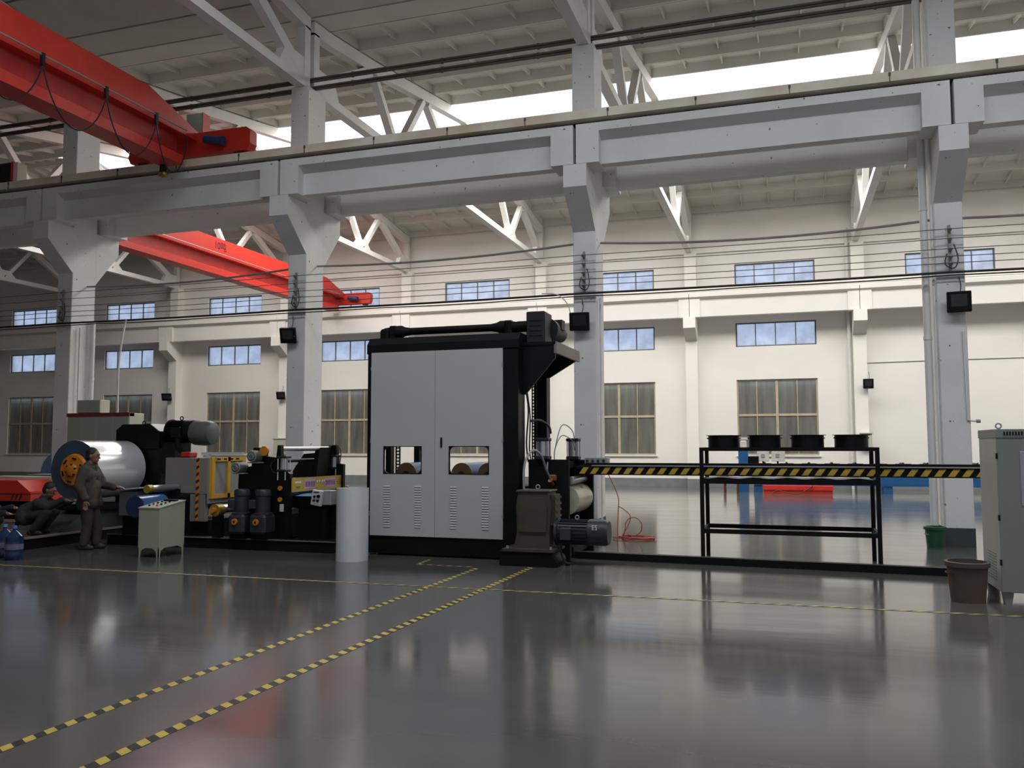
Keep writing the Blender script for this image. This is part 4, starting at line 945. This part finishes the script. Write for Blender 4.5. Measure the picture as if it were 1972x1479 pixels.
def glyph(mb, y, z, h, seed):
    q = random.Random(seed); w = h*.8; s = h*.11
    for zz_ in (0, .33, .66, .92): mb.box(-7.5265, -7.5255, y+q.uniform(0, .15)*w, y+w*q.uniform(.8, 1), z+zz_*h, z+zz_*h+s)
    for yy_ in (.08, .46, .84): mb.box(-7.5265, -7.5255, y+yy_*w, y+yy_*w+s, z+q.uniform(0, .2)*h, z+h*q.uniform(.8, 1))
for j, y in enumerate((12.28, 12.93)):
    s_ = MB().box(-7.53, -7.5275, y, y+.35, .945, 1.10).build('notice_sheet', 'sheet_pink', bd)
    mb = MB()
    for i in range(4): glyph(mb, y+.025+i*.08, .975, .085, 10*j+i)
    mb.build('printed_characters', 'print_magenta', s_)
MB().box(-7.53, -7.526, 12.0, 12.18, 1.045, 1.075).build('white_sticker', 'paper_white', bd)
MB().box(-7.53, -7.527, 12.02, 12.16, .98, .99).box(-7.53, -7.527, 12.04, 12.14, .96, .967).build('small_print', 'board_dark', bd)
for i, y in enumerate((12.66, 12.74, 12.82, 12.88)): MB().box(-7.53, -7.520, y, y+.03, 1.03+.01*(i % 2), 1.07).build('push_button', 'paper_white', bd)
mb = MB()
for i in range(-2, 3):
    for j in range(-2, 3):
        if abs(i)+abs(j) <= 2: mb.box(-7.53, -7.527, 13.43+i*.045-.012, 13.43+i*.045+.012, 1.02+j*.032-.008, 1.02+j*.032+.008)
mb.build('speaker_holes', 'board_dark', bd)
for y in (11.94, 13.54):
    c = MB().cyl((-7.70, y, 1.27), (-7.70, y, 1.45), .062, n=18).build('air_cylinder', 'alu', LV)
    for a, b in ((1.235, 1.27), (1.45, 1.485)): MB().bbox(-7.785, -7.615, y-.085, y+.085, a, b, .008).build('cylinder_cap', 'steel_dark', c)
    for s in (-1, 1):
        for s2 in (-1, 1): MB().cyl((-7.70+s*.068, y+s2*.068, 1.10), (-7.70+s*.068, y+s2*.068, 1.45), .008, n=6).build('tie_rod', 'paper_white', c)
    MB().cyl((-7.70, y, 1.10), (-7.70, y, 1.24), .02, n=10).build('piston_rod', 'alu', c)
MB().tubepath([(-7.72, 13.6, 1.5), (-7.66, 13.62, 1.62), (-7.60, 13.6, 1.5), (-7.63, 13.6, 1.3)], .008, 6).tubepath([(-7.82, 11.9, 1.42), (-7.9, 11.88, 1.36), (-7.88, 11.88, 1.25), (-7.80, 11.9, 1.2)], .008, 6).build('air_hose', 'cable_black', LV)
def round_motor(x, z, r, y):
    o = MB().lathe([(.001, -.12), (r*.35, -.12), (r*.9, -.10), (r, -.06), (r, .12), (.001, .12)], (x, y, z), (0, 1, 0), 28).build('round_motor', 'motor_green', LV)
    MB().torus((x, y-.10, z), r*.86, r*.07, 'y', 28, 6).build('fan_guard_ring', 'grey_metal', o)
    MB().torus((x, y-.118, z), r*.45, r*.06, 'y', 20, 6).build('fan_guard_ring', 'grey_metal', o)
    MB().box(x-r*1.1, x+r*1.1, y-.06, y+.12, z-r*1.15, z-r*.95).build('motor_foot', 'grey_metal', o)
round_motor(-8.16, 1.48, .095, 11.82); round_motor(-8.44, 1.30, .09, 11.80)
MB().cyl((-8.03, 11.86, 1.565), (-8.03, 11.90, 1.565), .078, n=24).build('orange_disc', 'orange', LV)
for z in (.97, .79): MB().cyl((-7.73, 11.87, z), (-7.73, 11.90, z), .036, n=16).build('orange_cap', 'orange', LV)
MB().bbox(-7.72, -7.66, 11.86, 11.9, .60, .72, .006).build('name_plate', 'light_grey', LV)
for x, l in ((-8.32, 0), (-7.93, 1)):
    rg = MB().bbox(x-.15, x+.15, 11.55, 11.88, .26, .57, .04).build('worm_gearbox', 'motor_grey', LV)
    MB().cyl((x, 11.52, .455), (x, 11.56, .455), .048, n=20).build('shaft_cap', 'orange', rg)
    MB().cyl((x, 11.51, .455), (x, 11.522, .455), .018, n=12).build('shaft_bore', 'steel_dark', rg)
    m_ = MB().lathe([(.001, .56), (.15, .56), (.15, .59), (.115, .60), (.115, .85), (.125, .86), (.125, .93), (.10, .96), (.001, .96)], (x, 11.72, 0), 'z', 24).build('vertical_motor', 'motor_grey', LV)
    MB().bbox(x-.16, x-.05, 11.56, 11.65, .66, .80, .01).build('terminal_box', 'motor_cap', m_)
    MB().box(x-.13, x+.13, 11.6, 11.86, .18, .27).build('gearbox_foot', 'black_matte', LV)
# pendant control box on an arm
PC = thing('pendant_control', 'tilted light grey control box with black knobs beside the white roll', 'control box', (-7.0, 11.95, .18))
bx = MB().bbox(-7.11, -6.93, 11.80, 11.86, .71, .95, .008).rot((-7.0, 11.83, .83), R(9), 'y'); bx.build('face_plate', 'light_grey', PC)
MB().bbox(-7.08, -6.80, 11.86, 12.05, .72, .95, .01).build('housing', 'grey_metal', PC)
for x, z, r in ((-7.045, .855, .018), (-6.975, .86, .026), (-7.055, .795, .016), (-6.99, .79, .018)): MB().cyl((x, 11.80, z), (x, 11.77, z), r, n=14).build('knob', 'black_plastic', PC)
MB().box(-7.07, -6.97, 11.796, 11.80, .915, .93).build('title_strip', 'motor_grey', PC)
MB().box(-6.98, -6.90, 11.90, 11.98, .18, .72).build('stand', 'black_matte', PC)
o = MB().prism([(11.95, .85), (12.2, .87), (13.2, .87), (13.2, .81), (12.2, .803)], 'x', -7.50, -7.10).build('film_sheet', 'film_blue', org=(-7.3, 12.5, .8)); tag(o, 'strip of blue film running out below the yellow board', 'film')
t = thing('outfeed_table', 'black outfeed table between the levelling machine and the embossing machine', 'table', (-6.9, 12.7, 0))
MB().box(-7.50, -6.18, 12.05, 13.3, .70, .80).build('bed', 'black_matte', t)
for x in (-7.45, -6.75):
    for y in (12.12, 13.22): MB().box(x-.05, x+.05, y-.05, y+.05, .17, .70).build('leg', 'black_matte', t)
MB().box(-7.46, -6.2, 12.06, 12.1, .18, .70).build('front_apron', 'black_matte', t)
MB().bbox(-6.72, -6.68, 12.1, 12.16, .80, 1.02, .006).rot((-6.7, 12.13, .9), R(25), 'y').build('lever', 'dark_red', t)
MB().bbox(-6.40, -6.28, 12.1, 12.3, .80, .98, .02).build('bracket', 'green_dark', t)
# ---- operator desk
DK = thing('operator_desk', 'beige operator desk with buttons on its top, standing on flared legs', 'control desk', (-9.03, 10.74, 0))
MB().prism([(10.46, .14), (11.02, .14), (11.02, .80), (10.46, .72)], 'x', -9.22, -8.85).build('housing', 'desk_beige', DK)
tp = MB().prism([(10.45, .722), (11.03, .805), (11.03, .82), (10.45, .737)], 'x', -9.23, -8.84).build('top_panel', 'desk_beige', DK)
for (x0, x1, y0, y1, dx, dy) in ((-9.22, -9.12, 10.46, 10.58, 0, 0), (-8.95, -8.85, 10.46, 10.58, 1, 0), (-9.22, -9.12, 10.90, 11.02, 0, 1), (-8.95, -8.85, 10.90, 11.02, 1, 1)):
    s = 1 if dx else -1; s2 = 1 if dy else -1
    xo = x1 if dx else x0; yo = y1 if dy else y0
    MB().prism(([(xo, .0), (xo-s*.035, .0), (xo-s*.05, .10), (xo-s*.12, .14), (xo, .14)])[::-1 if dx else 1], 'y', yo-.012 if dy else yo, yo if dy else yo+.012).prism(([(yo, .0), (yo-s2*.035, .0), (yo-s2*.05, .10), (yo-s2*.14, .14), (yo, .14)])[::1 if dy else -1], 'x', xo-.012 if dx else xo, xo if dx else xo+.012).build('leg', 'desk_beige', DK)
for i in range(4):
    for j in range(2):
        y = 10.56+i*.09; x = -9.12+j*.14; z = .737+(y-10.45)*.143
        MB().cyl((x, y, z), (x, y, z+.022), .015, n=10).build('push_button', ('black_plastic', 'dark_red', 'black_plastic', 'steel_dark')[(i+j) % 4], tp)
MB().bbox(-9.16, -8.93, 10.90, 10.97, .80, .83, .006).build('meter_strip', 'black_plastic', tp)
# ---- electric cabinets by the column
EC = thing('electric_cabinets', 'grey electric cabinet with four doors and maroon top strip', 'cabinet', (-14.3, 15.1, 0))
MB().bbox(-15.10, -13.42, 14.86, 15.30, .08, 2.36, .008).build('body', 'cab_pale', EC)
for i in range(4): MB().bbox(-15.09+i*.415, -14.69+i*.415, 14.845, 14.862, .12, 2.28, .004).build('door', 'cab_green', EC)
MB().box(-15.11, -13.42, 14.84, 15.0, 2.29, 2.37).build('top_strip', 'maroon', EC)
MB().box(-15.08, -13.44, 14.9, 15.28, 0, .08).build('plinth', 'black_matte', EC)
o = thing('junction_box', 'small grey box standing on top of the electric cabinet', 'box', (-14.6, 15.1, 2.37))
MB().bbox(-14.87, -14.25, 14.90, 15.18, 2.37, 2.66, .006).build('body', 'cab_pale', o); MB().bbox(-14.87, -14.25, 14.885, 14.90, 2.38, 2.65, .004).build('cover', 'cab_green', o)
# ---- far left: red trolley, boxes, blue coil
RT = thing('red_trolley', 'red coil trolley with black slanted bars at the left edge', 'trolley', (-14.9, 13.2, 0))
MB().prism([(-16.2, .58), (-14.0, .58), (-14.0, .75), (-14.35, .98), (-16.2, .98)][::-1], 'y', 12.95, 13.7).build('hopper', 'crane_red', RT)
MB().box(-16.2, -13.98, 12.93, 13.72, .73, .77).build('rim', 'crane_red', RT)
for i in range(3): MB().add([(-14.50+i*.1, 12.945, .60), (-14.46+i*.1, 12.945, .60), (-14.40+i*.1, 12.945, .72), (-14.44+i*.1, 12.945, .72)], [(0, 1, 2, 3)]).build('black_bar', 'tape_black', RT)
MB().box(-16.1, -14.05, 13.0, 13.65, .22, .58).build('undercarriage', 'black_matte', RT)
for x in (-15.9, -14.3):
    for y in (13.0, 13.6): MB().cyl((x, y, .12), (x, y+.08, .12), .12, n=20).build('wheel', 'black_plastic', RT)
o = MB().bbox(-16.5, -14.3, 14.3, 14.6, 0, 1.0, .01).build('crate', 'beige_steel', org=(-15.4, 14.45, 0)); tag(o, 'beige crate standing behind the red trolley', 'crate')
o = thing('machine_box', 'grey green machine box behind the silver coil at the left', 'box', (-17.6, 17.3, 0))
MB().bbox(-18.55, -16.9, 17.0, 17.6, 0, .93, .01).build('body', 'panel_grey', o); MB().box(-18.5, -16.95, 16.985, 17.0, .08, .86).build('front_panel', 'cab_green', o)
bc = thing('blue_coil', 'coil wrapped in blue film behind the column at the left', 'coil', (-18.6, 18.7, 0))
MB().lathe([(.22, 0), (.62, 0), (.62, 1.1), (.22, 1.1), (.22, 0)], (-18.75, 18.2, .88), (0, 1, 0), 48).build('wound_sheet', 'film_blue', bc)
MB().prism([(-19.3, 0), (-18.2, 0), (-18.35, .36), (-18.75, .25), (-19.15, .36)], 'y', 18.3, 19.2).build('cradle', 'black_matte', bc)
mat('water_blue', (.015, .035, .10), .15, var=.2); mat('bottle_label', (.16, .14, .22), .5)
def jug(x, y, label, s=1.0):
    t = thing('water_jug', label, 'water jug', (x, y, 0), 'blue water jugs')
    MB().lathe([(.001, 0), (.12*s, .0), (.135*s, .02), (.135*s, .10), (.127*s, .12), (.135*s, .14), (.135*s, .24), (.127*s, .26), (.135*s, .28), (.13*s, .34), (.06*s, .40), (.03*s, .42), (.03*s, .47), (.001, .47)], (x, y, 0), 'z', 24).build('bottle', 'water_blue', t)
    MB().lathe([(.136*s, .15), (.136*s, .23)], (x, y, 0), 'z', 24).build('label_band', 'bottle_label', t)
    MB().cyl((x, y, .45), (x, y, .49), .034*s, n=14).build('cap', 'film_blue', t)
jug(-10.78, 9.72, 'blue water jug nearest the track beam at the left edge', .9); jug(-11.12, 9.86, 'blue water jug at the very left edge of the picture', .9)
# ================================================================ FAR BAY: BLUE ROLL FORMER
mat('machine_blue', (.015, .10, .27), .4, var=.06); mat('box_white', (.60, .60, .55), .5); mat('wood_brown', (.12, .04, .025), .6); mat('signal_red', (.75, .045, .03), .4)
RF = thing('roll_former', 'long blue roll forming machine along the far wall', 'machine', (3, 31.3, 0))
MB().box(-1.10, 8.6, 31.0, 31.10, .26, .92).box(-1.10, 8.6, 31.8, 31.9, .26, .92).build('side_beam', 'machine_blue', RF)
MB().box(-1.10, 8.6, 30.98, 31.0, .26, .36).build('lower_flange', 'machine_blue', RF)
for x in (-.98, 3.2, 7.4):
    for y in (31.0, 31.7): MB().box(x-.14, x+.14, y, y+.2, 0, .26).build('leg', 'machine_blue', RF)
for i in range(13):
    x = -.75+i*.74
    st = MB().box(x-.10, x+.10, 30.99, 31.12, .92, .99).box(x-.24, x+.24, 30.98, 31.12, .985, 1.015).build('roll_station', 'black_matte', RF)
    MB().cyl((x, 31.1, 1.0), (x, 31.8, 1.0), .045, n=12).build('forming_roll', 'steel_dark', st)
    MB().cyl((x, 31.05, 1.0), (x, 31.05, 1.06), .02, n=8).build('adjusting_screw', 'steel_dark', st)
tw = MB().box(-1.62, -1.30, 31.0, 31.5, .0, 1.52).build('blue_tower', 'machine_blue', RF)
for x0, x1 in ((-1.02, -.60), (-.52, -.06)):
    b_ = MB().bbox(x0, x1, 31.9, 32.1, 1.06, 1.46, .01).build('control_box', 'box_white', RF)
    MB().box(x0+.14, x0+.27, 31.89, 31.90, 1.20, 1.33).build('vent_grille', 'grey_metal', b_)
    MB().box(x0+.18, x0+.24, 31.95, 32.05, .92, 1.06).build('box_post', 'black_matte', b_)
MB().bbox(-1.55, -1.34, 31.02, 31.4, 1.52, 1.80, .02).box(-1.62, -1.30, 31.05, 31.3, 1.84, 1.92).box(-1.5, -1.4, 31.1, 31.3, 1.80, 1.84).build('drive_head', 'box_white', RF)
MB().bbox(-1.30, -.95, 31.3, 31.8, .92, 1.25, .02).build('cutter_head', 'black_matte', RF)
t = thing('red_tool_box', 'long bright red metal box on the floor under the blue machine', 'box', (.3, 30.55, 0))
MB().box(-.80, 1.45, 30.32, 30.85, .13, .27).build('lid', 'signal_red', t); MB().box(-.78, 1.43, 30.34, 30.83, 0, .13).build('tray', 'crane_red', t)
line_thing('floor_cable', 'black cable snaking across the red metal box', 'cable', [(-.5, 30.3, .02), (-.3, 30.28, .12), (.0, 30.26, .04), (.35, 30.26, .02), (.6, 30.28, .14), (.75, 30.3, .24), (.8, 30.31, .28)], .014, 'cable_black')
t = thing('stool', 'small brown stool standing left of the blue machine', 'stool', (-1.85, 30.3, 0))
for x in (-2.05, -1.62):
    for y in (30.15, 30.5): MB().box(x-.03, x+.03, y-.03, y+.03, 0, .42).build('leg', 'wood_brown', t)
MB().box(-2.12, -1.55, 30.08, 30.57, .42, .46).build('seat', 'wood_brown', t)
t = thing('wall_cabinet', 'pale box cabinet on the far wall column behind the fan rings', 'cabinet', (2.75, 33.9, 1.55))
MB().bbox(2.62, 3.0, 33.8, 33.99, 1.55, 2.05, .01).build('body', 'cab_pale', t); MB().bbox(2.59, 3.03, 33.76, 33.99, 2.05, 2.10, .01).build('roof', 'cab_pale', t); MB().box(2.80, 2.83, 33.79, 33.80, 1.7, 1.76).build('lock', 'steel_dark', t)
t = thing('wall_cabinet', 'pale box on the far wall column left of the levelling machine', 'cabinet', (-21.9, 33.9, 1.3))
MB().bbox(-22.35, -21.7, 33.75, 33.99, 1.25, 1.95, .01).build('body', 'cab_pale', t); MB().bbox(-22.4, -21.65, 33.72, 33.99, 1.95, 2.0, .01).build('roof', 'cab_pale', t)
# ================================================================ PEOPLE
mat('skin', (.24, .12, .08), .55, var=.05); mat('hair_black', (.012, .010, .009), .6); mat('jacket_brown', (.060, .047, .035), .85, var=.18, scale=7, bump=.2, bscale=20)
mat('trousers_brown', (.050, .040, .032), .85, var=.18, scale=7, bump=.2, bscale=18); mat('shoe_dark', (.03, .025, .022), .6)
mat('jacket_navy', (.016, .018, .026), .85, var=.25, scale=10, bump=.2, bscale=20); mat('jacket_dark', (.030, .027, .030), .85, var=.25, scale=8, bump=.2, bscale=20); mat('glove', (.45, .44, .42), .8, var=.2)
def blob(name, caps, m, parent, T, vox=.012, sm=3):
    mb = MB()
    for c in caps:
        if len(c) == 2:                                   # ellipsoid (centre, radii)
            mb.ball(c[0], *c[1], n=20, m=14)
        elif len(c) == 4:                                 # tapered capsule
            p, q, r1, r2 = c; mb.cyl(p, q, r1, r2, n=16); mb.ball(p, r1, n=14, m=10); mb.ball(q, r2, n=14, m=10)
    me = mb.mesh(name+'_src', m); o = bpy.data.objects.new(name+'_src', me); COL.objects.link(o)
    r = o.modifiers.new('r', 'REMESH'); r.mode = 'VOXEL'; r.voxel_size = vox; r.use_smooth_shade = True
    s = o.modifiers.new('s', 'SMOOTH'); s.iterations = sm; s.factor = .5
    dg = bpy.context.evaluated_depsgraph_get(); dg.update()
    me2 = bpy.data.meshes.new_from_object(o.evaluated_get(dg)); bpy.data.objects.remove(o)
    og = ORG[parent.name]
    for v in me2.vertices: v.co = T(v.co)-og
    for p in me2.polygons: p.use_smooth = True
    me2.materials.clear(); me2.materials.append(MAT[m])
    ob = bpy.data.objects.new(name, me2); COL.objects.link(ob); ob.parent = parent; ORG[ob.name] = og
    return ob
def hand(p, d, side, s=1.0, curl=.35, down=Vector((0, 0, -1))):
    "palm, four fingers of unequal length with a bend, thumb from the side of the palm; d = pointing direction, side = thumb direction"
    p = Vector(p); d = Vector(d).normalized(); sd = Vector(side).normalized(); nrm = d.cross(sd).normalized()
    out = [(p, p+d*.05*s, .026*s, .030*s)]
    out += [(p+d*.045*s+sd*k*.014*s, p+d*.085*s+sd*k*.022*s, .019*s, .016*s) for k in (-1, 0, 1)]
    for i, ln in enumerate((.062, .072, .068, .052)):
        b = p+d*.088*s+sd*(.030-.020*i)*s; m_ = b+d*ln*.55*s; e = m_+(d*(1-curl)+nrm*curl).normalized()*ln*.6*s
        out += [(b, m_, .0098*s, .009*s), (m_, e, .009*s, .0078*s)]
    tb = p+d*.035*s+sd*.026*s; tm = tb+(d*.6+sd*.8).normalized()*.038*s; te = tm+(d*.95+sd*.3).normalized()*.032*s
    return out+[(tb, tm, .0125*s, .0105*s), (tm, te, .0105*s, .0088*s)]
def head(c, pitch=0., s=1.0):
    "head ellipsoids around c, facing +X before the pitch (positive looks down)"
    c = Vector(c); Rm = Matrix.Rotation(pitch, 3, 'Y')
    def q(x, y, z): return c+Rm @ Vector((x, y, z))*s
    h = [(q(0, 0, .015), (.098*s, .078*s, .112*s)), (q(.028, 0, -.055), (.066*s, .058*s, .062*s)), (q(.055, 0, -.095), (.03*s, .032*s, .022*s)),
         (q(.098, 0, .0), q(.112, 0, -.03), .010*s, .014*s), (q(.088, .03, .035), q(.088, -.03, .035), .014*s, .014*s),
         (q(.090, .016, -.062), q(.090, -.016, -.062), .010*s, .010*s),
         (q(-.005, .078, .0), (.018*s, .010*s, .03*s)), (q(-.005, -.078, .0), (.018*s, .010*s, .03*s))]
    hair = [(q(-.018, 0, .045), (.098*s, .085*s, .098*s)), (q(-.05, 0, -.01), (.064*s, .080*s, .08*s))]
    eyes = [q(.088, y, .012) for y in (.03, -.03)]
    return h, hair, eyes
def make_person(label, loc, face, skinp, clothes, hd, cat='person', hair_cut=None):
    t = thing('person', label, cat, loc)
    Rz = Matrix.Rotation(face, 3, 'Z'); L0 = Vector(loc)
    def T(v): return L0+Rz @ Vector(v)
    hc, hair, eyes = hd
    b = blob('body', hc+skinp, 'skin', t, T, .0075, 2)
    for e in eyes:
        mb = MB().ball(e, .011); mb.v = [tuple(T(v)) for v in mb.v]; mb.build('eye', 'hair_black', t)
    blob('hair', hair, 'hair_black', t, T, .010, 2)
    for nm, caps, m in clothes: blob(nm, caps, m, t, T, .011, 3)
    return t
V = Vector
# standing worker, facing right, far hand out to the feed table
hc = V((.035, 0, 1.49))
neck = [(V((-.005, 0, 1.28)), V((.015, 0, 1.43)), .058, .052)]
rw, re, rs = V((.03, -.255, .80)), V((-.06, -.26, 1.02)), V((-.02, -.185, 1.27))
lw, le, ls = V((.36, .13, .985)), V((.12, .24, 1.02)), V((-.01, .185, 1.27))
sk = neck + hand(rw, (.15, .02, -1), (1, 0, .1), 1.0) + [(re, rw, .036, .028)] + hand(lw, (1, -.1, -.12), (0, -1, 0), 1.0) + [(le, lw, .036, .028)]
sk += [(V((-.02, 0, .9)), V((-.03, 0, 1.22)), .09, .09), (rs, re, .04, .036), (ls, le, .04, .036), (rs, ls, .05, .05), (V((-.03, 0, 1.1)), V((-.02, 0, 1.30)), .08, .055), (V((0, -.08, .85)), V((.0, -.09, .3)), .06, .04), (V((0, .08, .85)), V((.0, .09, .3)), .06, .04), (V((0, 0, .8)), V((0, 0, .95)), .12, .12)]
jk = [(V((-.01, 0, .78)), V((-.01, 0, 1.0)), .165, .155), (V((-.01, -.05, 1.0)), V((-.01, .05, 1.0)), .155, .155), (V((-.01, -.10, 1.18)), V((-.01, .10, 1.18)), .135, .135), (V((-.02, -.13, 1.24)), V((-.02, .13, 1.24)), .10, .10),
      (V((-.01, -.06, .74)), V((-.01, .06, .74)), .15, .15), (rs, re, .085, .075), (re, rw+V((.0, 0, .03)), .075, .062), (ls, le, .085, .075), (le, lw-V((.03, 0, 0)), .072, .06),
      (V((-.03, -.04, 1.34)), V((-.03, .04, 1.34)), .062, .062), (V((.05, -.05, 1.30)), V((.05, .05, 1.30)), .045, .045), (V((.05, -.10, 1.12)), V((.07, -.10, .78)), .075, .085), (V((.05, .10, 1.12)), V((.07, .10, .78)), .075, .085), (V((-.06, -.09, .74)), V((.08, -.09, .74)), .105, .105), (V((-.06, .09, .74)), V((.08, .09, .74)), .105, .105)]
tr = [(V((0, -.05, .72)), V((0, .05, .72)), .14, .14), (V((0, -.085, .70)), V((.02, -.09, .40)), .105, .082), (V((.02, -.09, .40)), V((-.02, -.09, .10)), .082, .072), (V((0, .085, .70)), V((.10, .10, .40)), .105, .082), (V((.10, .10, .40)), V((.09, .10, .10)), .082, .072)]
shs = lambda x, y: [(V((x-.05, y, .045)), V((x+.12, y, .035)), .045, .035), (V((x, y, .04)), V((x+.06, y, .06)), .045, .04)]
make_person('worker in brown jacket and trousers standing beside the silver coil', (-10.70, 11.02, 0), R(22), sk,
            [('jacket', jk, 'jacket_brown'), ('shirt', [(V((.06, 0, 1.16)), V((.035, 0, 1.33)), .065, .06)], 'jacket_navy'), ('trousers', tr, 'trousers_brown'), ('shoes', shs(-.02, -.09), 'shoe_dark'), ('shoes', shs(.09, .10), 'shoe_dark')], head(hc, .05))
# crouching workers on the coil car
def croucher(label, loc, face, jm, hz, lean, hands, hm='skin'):
    hcc = V((lean+.10, 0, hz)); sh = hz-.20
    rs, ls = V((lean, -.18, sh)), V((lean, .18, sh))
    rw, lw = V(hands[0]), V(hands[1])
    def el(a, b): return (a+b)/2+V((-.06, 0, -.10))
    re, le = el(rs, rw), el(ls, lw)
    hip = V((-.12, 0, .30))
    sk = [(V((lean, 0, sh+.05)), hcc-V((.03, 0, .06)), .055, .05), (re, rw, .036, .028), (le, lw, .036, .028), (rs, re, .04, .036), (ls, le, .04, .036), (rs, ls, .05, .05), (hip, V((lean, 0, sh)), .12, .09), (hip, V((.3, -.14, .38)), .07, .05), (hip, V((.3, .14, .38)), .07, .05)]
    sk += hand(rw, (1, 0, -.2), (0, 1, 0)) + hand(lw, (1, 0, -.2), (0, -1, 0))
    jk = [(hip+V((0, 0, .05)), V((lean-.02, 0, sh-.08)), .17, .15), (V((lean, -.10, sh-.05)), V((lean, .10, sh-.05)), .12, .12), (rs, re, .08, .07), (re, rw-V((.03, 0, 0)), .07, .055), (ls, le, .08, .07), (le, lw-V((.03, 0, 0)), .07, .055), (V((lean+.0, 0, sh+.06)), V((lean+.05, 0, sh+.08)), .07, .065)]
    tr = [(hip+V((0, -.06, 0)), hip+V((0, .06, 0)), .15, .15), (hip+V((0, -.09, 0)), V((.28, -.15, .38)), .10, .08), (V((.28, -.15, .38)), V((.08, -.15, .09)), .08, .065), (hip+V((0, .09, 0)), V((.28, .15, .38)), .10, .08), (V((.28, .15, .38)), V((.08, .15, .09)), .08, .065)]
    t = make_person(label, loc, face, sk, [('jacket', jk, jm), ('trousers', tr, 'jacket_dark'), ('shoes', shs(.06, -.15), 'shoe_dark'), ('shoes', shs(.06, .15), 'shoe_dark')], head(hcc, .35))
    return t
croucher('worker in dark jacket crouching in front of the silver coil', (-12.08, 11.26, .17), R(20), 'jacket_dark', .74, .14, ((.55, -.12, .58), (.58, .12, .56)))
croucher('worker in navy jacket crouching at the left edge by the red trolley', (-13.42, 11.35, .0), R(10), 'jacket_navy', .84, .12, ((.62, -.12, .50), (.55, .14, .58)))
